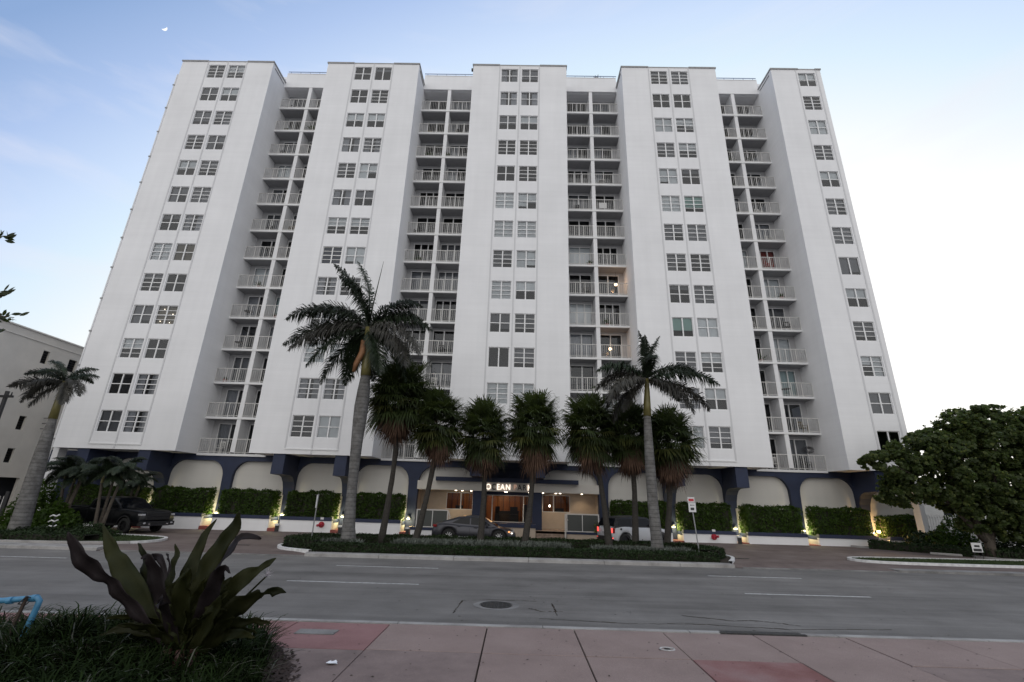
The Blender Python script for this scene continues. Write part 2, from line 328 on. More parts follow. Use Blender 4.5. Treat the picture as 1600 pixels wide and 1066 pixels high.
# ================================================================ GROUND AND STREET
def tilt(mb):
    mb.v = [(x, y, z+gz(x)) for x, y, z in mb.v]; return mb
rnd = random.Random(7)
g = MB(); g.box(-1800, 1800, -600, 3000, -1.6, -.75)
tag(g.build('ground', M['concrete']), kind='structure')
r = MB(); r.box(-120, 120, -22.12, -10.85, -.5, -.12); road = tag(tilt(r).build('road', M['asphalt']), kind='structure')
def dash(x0, x1, y, w=.11):
    d = MB(); d.box(x0, x1, y-w/2, y+w/2, -.12, -.116); tilt(d).build('lane_line', M['white_paint'], road)
for x0, x1 in ((-4.8, -.63), (9.57, 13.43), (-19.2, -15.0), (23.9, 27.8)): dash(x0, x1, -16.92)
for x0, x1 in ((-19.3, -15.2), (-4.55, -.58), (9.8, 13.35), (24.2, 28.)): dash(x0, x1, -13.35, .10)
for pts in ([(.95, -20.6), (1.0, -19.2), (1.6, -18.95), (3.0, -19.0)], [(2.75, -19.9), (3.1, -20.2), (3.6, -20.15)], [(3.4, -19.2), (3.42, -20.6)], [(3.0, -20.9), (5.0, -21.15), (6.5, -21.0), (8.5, -21.25), (11, -21.0)], [(3.9, -16.85), (4.15, -16.9), (4.5, -16.83)], [(4.0, -14.6), (4.5, -14.62)], [(6.5, -20.2), (7.6, -20.6), (8.2, -20.5), (9.0, -20.9)]):
    q = MB()
    for (xa, ya), (xb, yb) in zip(pts, pts[1:]):
        nseg = 7
        for s_ in range(nseg):
            t0, t1 = s_/nseg, (s_+1)/nseg; j = .035; a_ = (xa+(xb-xa)*t0+rnd.uniform(-j, j), ya+(yb-ya)*t0+rnd.uniform(-j, j)); b_ = (xa+(xb-xa)*t1, ya+(yb-ya)*t1); w_ = rnd.uniform(.008, .024)
            q.quad((a_[0]-w_, a_[1]-w_, -.1155), (b_[0]-w_, b_[1]-w_, -.1155), (b_[0]+w_, b_[1]+w_, -.1155), (a_[0]+w_, a_[1]+w_, -.1155))
    tilt(q).build('tar_crack', M['soil'], road)
# driveway with a dropped apron at the road edge
d = MB()
for x0, x1 in ((-60, -6.6), (-6.6, 12.2), (12.2, 60)):
    d.quad((x0, -10.85, -.105), (x1, -10.85, -.105), (x1, -10.0, -.01), (x0, -10.0, -.01))
    d.quad((x0, -10.0, -.01), (x1, -10.0, -.01), (x1, 4.5, 0), (x0, 4.5, 0))
tag(tilt(d).build('driveway', M['drive']), kind='structure')
d = MB(); d.box(-16, -6.9, -10.86, -10.35, -.12, -.085); d.box(12.3, 19, -10.86, -10.35, -.12, -.085)
d.box(19.0, 60, -10.86, -9.1, -.12, -.03)
tag(tilt(d).build('gutter', M['gutter']), kind='structure')
for x0 in (13.1, -11.6):
    c = MB(); c.box(x0, x0+.75, -8.15, -8.05, -.02, .006)
    for i in range(6): c.box(x0+.04+i*.12, x0+.10+i*.12, -8.17, -8.03, .002, .012)
    o = tilt(c).build('trench_drain', M['iron']); tag(o, 'narrow dark drain slot in the paving '+('right' if x0 > 0 else 'left')+' of the central island', 'drain', 'drain slots in the driveway')
# near pavement: slabs laid on a bed, each slab an object
b = MB(); b.box(-60, 60, -40, -22.3, -.4, -.035); side = tag(tilt(b).build('sidewalk', M['soil']), kind='structure')
xs = [-9.6, -7.75, -5.85, -3.95, -2.05, -.15, 1.85, 3.62, 5.42, 7.25, 9.1, 10.95, 12.8, 14.65, 16.5]
ys = [-22.3, -24.02, -25.85, -27.7, -29.6, -31.5]
for j in range(5):
    for i in range(len(xs)-1):
        x0, x1, y1, y0 = xs[i]+.013, xs[i+1]-.013, ys[j]-.011, ys[j+1]+.011
        dz = rnd.uniform(-.006, .006)
        if j == 0: m = 'slab_r' if x1 < -.1 else 'slab_p'
        elif j == 1: m = 'slab_g' if x1 < 1.9 and x1 > -2.1 else ('slab_s' if i in (8, 11) else ('slab_g' if i == 10 else 'slab_p'))
        else: m = rnd.choice(['slab_p', 'slab_g', 'slab_p'])
        if i == 0: x0 = -60
        if i == len(xs)-2: x1 = 60
        q = MB(); q.box(x0, x1, y0, y1, -.08, dz); o = tilt(q).build('paving_slab', M[m], side)
        bv = o.modifiers.new('edge', 'BEVEL'); bv.width = .006; bv.segments = 1
for (x, y, w, h) in ((-1.75, -23.2, .75, .32), (-6.0, -22.9, 1.1, .5)):
    q = MB(); q.box(x, x+w, y, y+h, -.01, .009); tilt(q).build('utility_cover', M['gutter'], side)
# near kerb
kb = tag(empty('curb', (0, 0, 0)), kind='structure')
x = -45.
while x < 45:
    if 6.4 < x < 6.6 or 6.4 < x+3 < 9.4:
        pass
    x1 = x+2.98
    z1 = .012
    q = MB(); q.box(x, x1, -22.3, -22.13, -.3, z1); tilt(q).build('kerb_stone', M['concrete'], kb); x += 3.0
q = MB(); q.box(6.65, 8.3, -22.22, -22.09, -.09, .014); q.box(6.6, 8.35, -22.31, -22.22, -.09, .02); tilt(q)
tag(q.build('storm_inlet', M['iron']), 'dark iron storm inlet set into the near kerb', 'drain')
# far kerb in front of the central island
x = -6.9
while x < 11.9:
    x1 = min(x+3.28, 11.95)
    q = MB(); q.prism([(-10.88, -.4), (-10.84, .0), (-10.78, .02), (-10.33, .025), (-10.33, -.4)], x, x1, axis='x'); tilt(q).build('kerb_stone', M['concrete'], kb); x += 3.3
x = -50.
while x < -16.5:
    q = MB(); q.prism([(-10.88, -.4), (-10.84, .0), (-10.78, .02), (-9.9, .025), (-9.9, -.4)], x, min(x+3.28, -16.2), axis='x'); tilt(q).build('kerb_stone', M['concrete'], kb); x += 3.3
def ribbon(path, w, z0, z1, name, m, parent=None, closed=False):
    P = [Vector((a, b_)) for a, b_ in path]; n = len(P); mb = MB(); L = []; R_ = []
    for i in range(n):
        a = P[i-1] if (closed or i > 0) else P[i]; c = P[(i+1) % n] if (closed or i < n-1) else P[i]
        t = (c-a).normalized(); nn = Vector((-t.y, t.x)); L.append(P[i]+nn*w/2); R_.append(P[i]-nn*w/2)
    for i in range(n if closed else n-1):
        j = (i+1) % n
        a, b_, c, d_ = L[i], L[j], R_[j], R_[i]
        mb.quad((*a, z1), (*d_, z1), (*c, z1), (*b_, z1)); mb.quad((*a, z0), (*a, z1), (*b_, z1), (*b_, z0)); mb.quad((*d_, z0), (*c, z0), (*c, z1), (*d_, z1))
    return tilt(mb).build(name, m, parent)
def smooth(path, k=4):
    out = []; n = len(path)
    for i in range(n-1):
        p0, p1, p2, p3 = [Vector(path[max(0, min(n-1, q))]) for q in (i-1, i, i+1, i+2)]
        for s in range(k):
            t = s/k; out.append(tuple(.5*((2*p1)+(-p0+p2)*t+(2*p0-5*p1+4*p2-p3)*t*t+(-p0+3*p1-3*p2+p3)*t**3)))
    out.append(tuple(path[-1])); return out
ISL = smooth([(-6.9, -10.3), (-8.6, -9.4), (-9.3, -7.9), (-8.6, -6.4), (-6.5, -5.6), (0, -5.2), (7, -5.2), (10.5, -5.6), (12.6, -6.9), (12.9, -8.4), (12.0, -10.3)])
LEFT = smooth([(-40, -9.75), (-24, -9.7), (-19.5, -9.5), (-18, -9.25), (-16.4, -8.75), (-15.9, -7.6), (-16.5, -6.15), (-18, -5.4), (-21, -4.9), (-26, -4.7), (-40, -4.7)])
RIGHT = smooth([(60, -8.95), (30, -8.95), (22, -8.85), (19.6, -8.4), (19.2, -7.4), (20.2, -6.7), (23, -6.5), (28, -6.3), (34, -6.3), (60, -6.3)])
BED = smooth([(60, -6.1), (40, -6.1), (30, -5.9), (28.4, -5.2), (28.3, -3.4), (27.2, -1.4), (25.6, -.3), (24.9, .9)])
for nm, P_, mt in (('soil_bed', ISL, 'soil'), ('grass_strip', LEFT, 'grass_g'), ('grass_strip', RIGHT, 'grass_g'), ('soil_bed', BED+[(24.9, 4), (60, 4)], 'soil')):
    q = MB(); q.poly([(a, b_, .05) for a, b_ in P_]); tag(tilt(q).build(nm, M[mt]), kind='structure')
for P_, mt in ((ISL[:9], 'kerb_w'), (ISL[-9:], 'kerb_w'), (ISL[8:-8], 'concrete'), (LEFT[:17], 'concrete'), (LEFT[16:], 'kerb_w'), (RIGHT, 'kerb_w'), (BED, 'concrete')):
    ribbon(P_, .16, -.1, .10, 'kerb_edge', M[mt], kb)
# manhole
mh = empty('manhole_cover', (1.93, -19.62, -.12+gz(1.93)), 0, 'round dark iron manhole cover in the near traffic lane', 'manhole')
q = MB(); q.cyl((0, 0, -.05), .40, .062, n=36); q.build('lid', M['iron'], mh)
q = MB()
for i in range(36):
    a, b_ = 2*math.pi*i/36, 2*math.pi*(i+1)/36
    q.quad((.44*math.cos(a), .44*math.sin(a), .010), (.6*math.cos(a), .54*math.sin(a), .006), (.6*math.cos(b_), .54*math.sin(b_), .006), (.44*math.cos(b_), .44*math.sin(b_), .010))
q.build('ring', M['gutter'], mh)
q = MB()
for i in range(7):
    for j in range(7):
        x_, y_ = (i-3)*.105, (j-3)*.105
        if x_*x_+y_*y_ < .13: q.box(x_-.035, x_+.035, y_-.012, y_+.012, .012, .018)
tag(q.build('tread', M['iron'], mh), kind='stuff')
q = MB()      # crumpled paper
for i in range(14):
    a = i*.9; x_, y_ = .07*math.cos(a)*rnd.uniform(.3, 1), .05*math.sin(a)*rnd.uniform(.3, 1)
    q.poly([(x_-.04, y_-.03, rnd.uniform(.0, .02)), (x_+.05, y_-.02, rnd.uniform(0, .03)), (x_+.01, y_+.04, rnd.uniform(0, .035))])
tag(q.build('crumpled_paper', mat('paper', (.75, .77, .8), .8), loc=(-.42, -24.78, gz(0)+.008)), 'crumpled white paper litter on the pavement slab', 'litter')
q = MB(); q.cyl((0, 0, 0), .055, .012, n=16); q.m = [0]*len(q.m)
q.tube([(.13*math.cos(a*.3), .09*math.sin(a*.3), .008) for a in range(21)], .012, 5, 1)
o = q.build('valve_cap', [M['black'], M['white_paint']], loc=(5.16, -23.5, gz(5)+.003)); tag(o, 'small dark valve cap ringed with white spray paint on the pavement', 'valve cap')
q = MB()      # sprayed utility marks next to the valve
for i in range(9):
    x_ = -.36+i*.05+rnd.uniform(-.01, .01); q.box(x_, x_+.014, .02+rnd.uniform(-.02, .02), .12+rnd.uniform(-.03, .03), .0, .003)
    q.box(x_-.01, x_+.03, .06+rnd.uniform(-.03, .03), .075+rnd.uniform(-.02, .03), .0, .003)
tilt(q); q.build('paint_mark', M['white_paint'], side, loc=(5.16, -23.45, .009))
q = MB()      # leaf and dirt specks on the slabs and the road
for i in range(170):
    x_, y_ = rnd.uniform(-3, 12), rnd.uniform(-25.8, -22.4); s = rnd.uniform(.008, .03); z_ = gz(x_)+.009
    a = rnd.uniform(0, 3); c, sn = math.cos(a)*s, math.sin(a)*s
    q.quad((x_-c, y_-sn, z_), (x_+sn*.6, y_-c*.6, z_+.004), (x_+c, y_+sn, z_), (x_-sn*.6, y_+c*.6, z_+.004))
for i in range(120):
    x_, y_ = rnd.uniform(-9, 15), rnd.uniform(-22, -11.2) if i % 3 else rnd.uniform(-22, -21.3); s = rnd.uniform(.01, .04); z_ = gz(x_)-.118
    q.quad((x_-s, y_, z_), (x_, y_-s*.6, z_+.004), (x_+s, y_, z_), (x_, y_+s*.6, z_+.004))
tag(q.build('leaf_litter', M['soil']), kind='stuff')

# ================================================================ APARTMENT BUILDING
B = empty('apartment_building', (0, 0, 0), 0, 'tall white apartment block with five window towers, recessed balconies and a navy arcade', 'building')
TX = [(-30.43, -21.67), (-16.45, -7.77), (-2.64, 6.10), (11.27, 20.0), (25.15, 29.70)]
ZB, ZT = 5.03, 41.15
WOFF = [2.64, 2.64, 2.64, 2.64, 2.43]
YB = 3.55
def wall_holes(mb, x0, x1, z0, z1, y, depth, holes, m=0, mr=0):
    X = sorted({x0, x1, *[h[0] for h in holes], *[h[1] for h in holes]}); Z = sorted({z0, z1, *[h[2] for h in holes], *[h[3] for h in holes]})
    for i in range(len(X)-1):
        for j in range(len(Z)-1):
            cx, cz = (X[i]+X[i+1])/2, (Z[j]+Z[j+1])/2
            if any(h[0] < cx < h[1] and h[2] < cz < h[3] for h in holes): continue
            mb.quad((X[i], y, Z[j]), (X[i+1], y, Z[j]), (X[i+1], y, Z[j+1]), (X[i], y, Z[j+1]), m)
    for a, b_, c, d_ in holes:
        mb.quad((a, y, c), (a, y+depth, c), (a, y+depth, d_), (a, y, d_), mr); mb.quad((b_, y+depth, c), (b_, y, c), (b_, y, d_), (b_, y+depth, d_), mr)
        mb.quad((a, y, d_), (a, y+depth, d_), (b_, y+depth, d_), (b_, y, d_), mr); mb.quad((a, y+depth, c), (a, y, c), (b_, y, c), (b_, y+depth, c), mr)
WIN = {}
for t, (x0, x1) in enumerate(TX):
    cols = [x0+WOFF[t]] + ([x0+4.55] if t < 4 else [])
    if t < 4: cols = [x0+2.66, x0+4.56]
    holes = []
    for c, wx in enumerate(cols):
        for k in range(13):
            zt = 40.76-2.75*k; holes.append((wx, wx+1.57, zt-1.57, zt)); WIN[(t, c, k)] = (wx, zt)
    mb = MB(); wall_holes(mb, x0, x1, ZB, ZT, 0, .13, holes)
    mb.quad((x0, YB+.3, ZB), (x0, 0, ZB), (x0, 0, ZT), (x0, YB+.3, ZT)); mb.quad((x1, 0, ZB), (x1, YB+.3, ZB), (x1, YB+.3, ZT), (x1, 0, ZT))
    mb.quad((x0, 0, ZT), (x1, 0, ZT), (x1, YB+.3, ZT), (x0, YB+.3, ZT))
    mb.quad((x0, 0, ZB), (x0, 2.4, ZB), (x1, 2.4, ZB), (x1, 0, ZB))
    mb.build('tower_wall', M['wall'], B)
    q = MB(); s = .07
    q.box(x0-s, x0+2.5, -s, .18, ZT, ZT+.13); q.box(x0+2.5, min(x0+6.25, x1-.5), -s*.3, .18, ZT, ZT+.11); q.box(min(x0+6.25, x1-.5), x1+s, -s, .18, ZT, ZT+.13)
    q.box(x0-s, x0+.15, .18, 2.5, ZT, ZT+.13); q.box(x1-.15, x1+s, .18, 2.5, ZT, ZT+.13)
    q.build('coping', M['coping'], B)
    # a conduit under the coping on the side walls
    for sx in ((x1+.03,) if t < 2 else ((x0-.03,) if t > 2 else (x1+.03,))):
        q = MB(); q.tube([(sx, .35, ZT-.35), (sx, 2.1, ZT-.35)], .035, 6); q.build('conduit', M['coping'], B)
    ribs = [x0+2.5, x0+4.395, x0+6.22] if t < 4 else [x0+2.27, x0+4.15]
    for rx in ribs:
        q = MB(); q.box(rx-.05, rx+.05, -.03, 0.02, 5.42 if abs(rx-x0-4.395) > .01 else 5.1, ZT); q.build('rib', M['rib'], B)
    q = MB(); q.box(ribs[0]-.045, ribs[-1]+.045, -.045, 0.02, 5.34, 5.42); q.build('rib', M['frame'], B)
    # rooms behind the windows
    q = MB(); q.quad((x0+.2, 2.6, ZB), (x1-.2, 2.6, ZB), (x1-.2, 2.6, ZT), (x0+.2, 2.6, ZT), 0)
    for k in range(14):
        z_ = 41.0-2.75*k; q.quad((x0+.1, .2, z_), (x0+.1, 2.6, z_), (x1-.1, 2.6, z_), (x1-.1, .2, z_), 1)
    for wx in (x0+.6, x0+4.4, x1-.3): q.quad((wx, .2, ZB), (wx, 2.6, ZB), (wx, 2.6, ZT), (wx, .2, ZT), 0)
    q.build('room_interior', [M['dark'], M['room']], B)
# window kinds: letter = blind, digit = rows of lights
TAB = {(0, 0): 'D4 G2 G2 D4 W2 G2 D2 W4 D4 G2 H4 D2 G2', (0, 1): 'H4 H2 G4 G2 G4 G4 C4 B2 D2 L4 D2 C4 C4',
       (1, 0): 'D2 D2 H2 C2 G4 C2 H4 N4 C4 G2 W4 C4 D4', (1, 1): 'D1 D4 H2 C4 W2 G2 H4 W2 D4 G2 W4 C4 W2',
       (2, 0): 'C2 C2 G2 D4 D2 W4 W4 G4 W4 G2 D1 W4 W2', (2, 1): 'G2 C2 H2 D4 D4 W2 W4 W2 H2 G4 G4 W4 W2',
       (3, 0): 'D4 D2 W2 G4 W2 W4 G4 G4 D2 T1 G4 C4 W4', (3, 1): 'G4 D2 W4 H4 D2 T4 G4 D4 G4 W2 H4 H2 G4',
       (4, 0): 'H2 D4 W2 G4 H2 G4 G4 G1 H2 G4 W4 G2 D1'}
FRM = {}
def frame_mesh(rows, w, h, name='window'):
    if (rows, w, h) in FRM: return FRM[(rows, w, h)]
    q = MB(); e = .05
    q.box(0, w, 0, .06, 0, e); q.box(0, w, 0, .06, h-e, h); q.box(0, e, 0, .06, e, h-e); q.box(w-e, w, 0, .06, e, h-e)
    q.box(w/2-.045, w/2+.045, -.012, .06, e, h-e)
    if rows >= 2: 
        for a, b_ in ((e, w/2-.045), (w/2+.045, w-e)): q.box(a, b_, .005, .055, h*.5-.03, h*.5+.03)
    if rows == 4:
        for f in (.26, .74):
            for a, b_ in ((e, w/2-.045), (w/2+.045, w-e)): q.box(a, b_, .012, .05, h*f-.018, h*f+.018)
    FRM[(rows, w, h)] = q.mesh(name, M['frame']); return FRM[(rows, w, h)]
_pm = {}
def pane_mesh(w, h, m):
    if (w, h, m) not in _pm: _pm[(w, h, m)] = MB().quad((0, 0, 0), (w, 0, 0), (w, 0, h), (0, 0, h)).mesh('pane', M[m])
    return _pm[(w, h, m)]
def curtain_mesh(x0, x1, z0, z1, m, folds=False):
    k = ('c', x0, x1, z0, z1, m)
    if k in _pm: return _pm[k]
    q = MB(); n = 14 if folds else 1
    for i in range(n):
        a, b_ = x0+(x1-x0)*i/n, x0+(x1-x0)*(i+1)/n; ya, yb = (.03*(i % 2), .03*((i+1) % 2)) if folds else (0, 0)
        q.quad((a, ya, z0), (b_, yb, z0), (b_, yb, z1), (a, ya, z1))
    _pm[k] = q.mesh('curtain', M[m]); return _pm[k]
rw = random.Random(3)
for (t, c), s in TAB.items():
    for k, code in enumerate(s.split()):
        wx, zt = WIN[(t, c, k)]; rows = int(code[1]); K = code[0]
        o = inst('window', frame_mesh(rows, 1.57, 1.57), B, (wx, .06, zt-1.57))
        gm = 'glass_b' if K == 'N' else ('glass_g' if K == 'T' else 'glass')
        for px in (.05, .83): inst('pane', pane_mesh(.69, 1.47, gm), o, (px, .03, .05))
        if K in 'WGBNT':
            m = {'W': 'bl_w', 'G': 'bl_g', 'B': 'bl_b', 'N': 'bl_n', 'T': 'bl_t'}[K]
            z0 = .02 if K != 'T' else .55
            if K == 'G' and rw.random() < .3: z0 = .5
            if K in 'WG' and rw.random() < .45:
                for xa, xb in ((.02, .77), (.80, 1.55)): inst('blind', curtain_mesh(xa, xb, rw.choice([.02, .02, .35, .7, .95]), 1.55, m), o, (0, .12+rw.uniform(0, .04), 0))
            else: inst('blind', curtain_mesh(.02, 1.55, z0, 1.55, m), o, (0, .12, 0))
        elif K == 'H': inst('blind', curtain_mesh(.02, 1.55, .78, 1.55, 'bl_w'), o, (0, .12, 0))
        elif K == 'C':
            inst('curtain', curtain_mesh(.02, .55, .02, 1.55, 'bl_c', True), o, (0, .12, 0)); inst('curtain', curtain_mesh(1.0, 1.55, .02, 1.55, 'bl_c', True), o, (0, .12, 0))
        elif K == 'L':
            inst('blind', curtain_mesh(.02, 1.55, .02, 1.55, 'bl_b'), o, (0, .16, 0))
            for lx, lz in ((.45, 1.3), (.7, 1.0), (1.2, .9), (.35, .3), (1.1, .2)):
                inst('lamp', MB().box(-.013, .013, 0, .02, -.018, .018).mesh('lamp', M['lamp']), o, (lx, .1, lz))
        elif rw.random() < .5: inst('blind', curtain_mesh(.02, 1.55, 1.2, 1.55, 'bl_g'), o, (0, .12, 0))

# ---- balconies
RX = [(-21.67, -16.45), (-7.77, -2.64), (6.10, 11.27), (20.0, 25.15)]
DOOR = {}
def door_mesh(w, h, n):
    if (w, h, n) in DOOR: return DOOR[(w, h, n)]
    q = MB(); e = .06
    q.box(0, w, 0, .08, 0, e); q.box(0, w, 0, .08, h-e, h); q.box(0, e, 0, .08, e, h-e); q.box(w-e, w, 0, .08, e, h-e)
    for i in range(1, n): q.box(w*i/n-.045, w*i/n+.045, -.01, .08, e, h-e)
    DOOR[(w, h, n)] = q.mesh('sliding_door', M['frame']); return DOOR[(w, h, n)]
RAIL = {}
def rail_mesh(w):
    if w in RAIL: return RAIL[w]
    q = MB(); q.box(0, w, -.03, .03, 1.06, 1.11); q.box(0, w, -.02, .02, .08, .12)
    n = 3 if w > 2 else 2
    for i in range(n+1): q.box(w*i/n-.028 if i else 0, w*i/n+.028 if i < n else w, -.027, .027, 0, 1.06)
    b_ = MB(); m = int(w/.155)
    for i in range(1, m): b_.box(w*i/m-.010, w*i/m+.010, -.008, .008, .12, 1.06)
    RAIL[w] = (q.mesh('railing', M['rail']), b_.mesh('balusters', M['rail'])); return RAIL[w]
BAY = {}
for r_, (x0, x1) in enumerate(RX):
    xc = (x0+x1)/2 + (.02 if r_ != 3 else 0)
    q = MB(); q.box(xc-.16, xc+.16, 2.37, YB, ZB+.17, 40.65); q.build('party_wall', M['wall'], B)
    # back wall with door openings
    holes = []
    for k in range(13):
        zf = 38.1-2.75*k
        for sd in (0, 1):
            a, b_ = (x0+.42, xc-.24) if sd == 0 else (xc+.24, x1-.42)
            a, b_ = round(a, 3), round(b_, 3)
            holes.append((a, b_, zf+.02, zf+2.4)); BAY[(r_, sd, k)] = (a, b_, zf)
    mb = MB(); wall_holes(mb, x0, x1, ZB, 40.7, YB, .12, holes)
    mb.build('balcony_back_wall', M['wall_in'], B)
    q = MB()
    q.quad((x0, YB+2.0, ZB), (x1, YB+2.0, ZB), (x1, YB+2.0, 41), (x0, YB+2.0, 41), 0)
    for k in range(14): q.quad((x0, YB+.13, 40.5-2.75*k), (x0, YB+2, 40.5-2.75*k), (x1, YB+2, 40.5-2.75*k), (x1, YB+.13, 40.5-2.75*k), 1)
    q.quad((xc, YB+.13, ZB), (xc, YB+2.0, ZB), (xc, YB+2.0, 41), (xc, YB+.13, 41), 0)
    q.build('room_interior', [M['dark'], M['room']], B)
    for k in range(13):
        zf = 38.1-2.75*k
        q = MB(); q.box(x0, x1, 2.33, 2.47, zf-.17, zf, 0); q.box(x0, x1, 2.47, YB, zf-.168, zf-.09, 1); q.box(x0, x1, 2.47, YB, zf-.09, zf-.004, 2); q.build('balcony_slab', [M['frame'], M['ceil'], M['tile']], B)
        for sd in (0, 1):
            a, b_, _ = BAY[(r_, sd, k)]; w = round(b_-a, 3)
            n = 3 if rw.random() < .2 else 2
            dm = door_mesh(w, 2.38, n); o = inst('sliding_door', dm, B, (a, YB+.02, zf+.02))
            for i in range(n): inst('pane', pane_mesh(round(w/n-.1, 3), 2.26, 'glass'), o, (w*i/n+.05, .045, .06))
            u = rw.random(); cm = None
            if (r_, sd, k) == (3, 1, 6): cm = ('bl_r', .0)
            elif (r_, sd, k) in ((2, 0, 6), (3, 1, 9), (3, 1, 7), (2, 1, 11)): cm = ('bl_w', 0)
            elif u < .2: cm = ('bl_g', 0)
            elif u < .25: cm = ('bl_c', 0)
            elif u < .32: cm = ('bl_w', 0)
            elif u < .35: cm = ('bl_t', 0)
            elif u < .48: cm = ('bl_c', 1)
            if cm:
                xe = w-.06 if cm[1] == 0 else round(w*.45, 3)
                inst('curtain', curtain_mesh(.06, xe, .05, 2.33, cm[0], cm[0] == 'bl_c'), o, (0, .16, 0))
            ra, rb = (x0, xc-.16) if sd == 0 else (xc+.16, x1); rw_ = round(rb-ra, 3)
            rm = rail_mesh(rw_); o = inst('railing', rm[0], B, (ra, 2.40, zf)); tag(inst('balusters', rm[1], o), kind='stuff')
    # parapet above the top balconies, roof railing
    q = MB(); q.box(x0, x1, 2.33, 2.6, 40.65, 42.38); q.box(x0, x1, 2.6, YB+.2, 40.62, 40.8); q.build('parapet', M['wall'], B)
    q = MB(); q.box(x0+.02, x1-.02, 2.33-.03, 2.63, 42.38, 42.44); q.build('coping', M['wall'], B)
    q = MB(); q.box(x0-.1, x1+.1, 2.55, 2.6, 42.88, 42.94)
    for i in range(6): xx = x0+.2+(x1-x0-.4)*i/5; q.box(xx-.02, xx+.02, 2.55, 2.6, 42.44, 42.88)
    q.build('roof_railing', M['roofrail'], B)
q = MB(); q.box(-30.3, 29.6, YB+2.3, 20, 4.9, 42.3); q.box(-30.3, 29.6, 2.65, 3.0, 42.0, 42.3)
q.build('rear_block', M['wall'], B)
# end fins and downpipe
q = MB(); q.box(-30.86, -30.43, .55, 1.2, 0, 39.6); q.build('end_fin', M['wall'], B)
q = MB(); q.box(29.70, 30.02, .5, 1.1, 0, 40.6); q.build('end_fin', M['wall'], B)
q = MB(); q.tube([(-30.95, .45, 40.0), (-30.95, .45, .2)], .06, 8); dp = q.build('downpipe', M['wall'], B)
for k in range(14):
    q = MB(); q.box(-31.04, -30.8, .36, .56, 38.6-2.75*k, 38.72-2.75*k); q.build('bracket', M['coping'], dp)
# ---- arcade
CX_ = [-28.24, -23.88, -19.05, -14.3, -9.94, -5.2, -.45, 3.9, 8.7, 13.45, 17.8, 22.57, 27.3, 31.4]
def arch(xa, xb):
    hw = .36; z1, zt = 3.45, 4.6; rx = 1.05; P = [(xa, -.1), (xa+hw, -.1), (xa+hw-.03, 2.2), (xa+hw, z1)]
    for i in range(1, 9): a = math.pi/2*i/8; P.append((xa+hw+rx*(1-math.cos(a)), z1+(zt-z1)*math.sin(a)))
    for i in range(8, 0, -1): a = math.pi/2*i/8; P.append((xb-hw-rx*(1-math.cos(a)), z1+(zt-z1)*math.sin(a)))
    P += [(xb-hw, z1), (xb-hw+.03, 2.2), (xb-hw, -.1), (xb, -.1), (xb, ZB-.003), (xa, ZB-.003)]
    q = MB(); q.prism(P[::-1], 2.42, 2.9); q.build('arch_frame', M['navy'], B)
for i in range(len(CX_)-1):
    xa, xb = CX_[i], CX_[i+1]; arch(xa, xb)
    q = MB()
    if i in (5, 6, 7): q.box(xa+.2, xb-.2, 2.72, 2.88, 3.06, 4.75)
    else: q.box(xa+.2, xb-.2, 2.72, 2.88, -.1, 4.75)
    q.build('infill_panel', M['infill'] if i != 6 else M['navy'], B)
q = MB(); q.box(-33.5, CX_[0]-.36, 2.5, 2.9, -.1, ZB-.01); q.build('arch_frame', M['navy'], B)
for t, (x0, x1) in enumerate(TX):
    c = (x0+x1)/2
    for bx in ([c-2.18, c+2.18] if t < 4 else [27.3]):
        q = MB(); P = [(.1, ZB-.004), (.1, 3.66), (1.45, 3.62), (1.8, 3.5), (2.1, 3.2), (2.3, 2.8), (2.415, 2.3), (2.415, ZB-.004)]
        if t == 2: P = [(.1, ZB-.004), (.1, 3.92), (2.415, 3.92), (2.415, ZB-.004)]
        q.prism(P, bx-.42, bx+.42, axis='x'); q.build('cantilever_beam', M['navy'], B)
# ---- planter walls, caps, wall lamps
def pl(x): return .86-.003*(x-2.38)
SEG = [(-29.6, -24.28), (-23.5, -19.42), (-18.68, -14.68), (-13.92, -10.32), (-9.56, -5.55), (9.08, 13.08), (13.82, 17.42), (18.18, 22.2), (22.95, 26.93), (27.7, 30.6)]
HEDGE = []
for i, (a, b_) in enumerate(SEG):
    zc = pl((a+b_)/2)
    q = MB(); q.box(a, b_, 1.1, 1.32, -.2, zc-.22); pw = q.build('planter_wall', M['wall'], B)
    q = MB(); q.box(a, b_, 1.06, 1.35, zc-.22, zc); q.box(a, b_, 1.35, 2.42, zc-.35, zc-.12); q.build('cap', M['navy'], pw)
    for ea in (a, b_-.12):
        q = MB(); q.box(ea, ea+.12, 1.32, 2.42, -.2, zc-.36); q.build('end_wall', M['soffit'], pw)
    HEDGE.append((a+.1, b_-.1, zc))
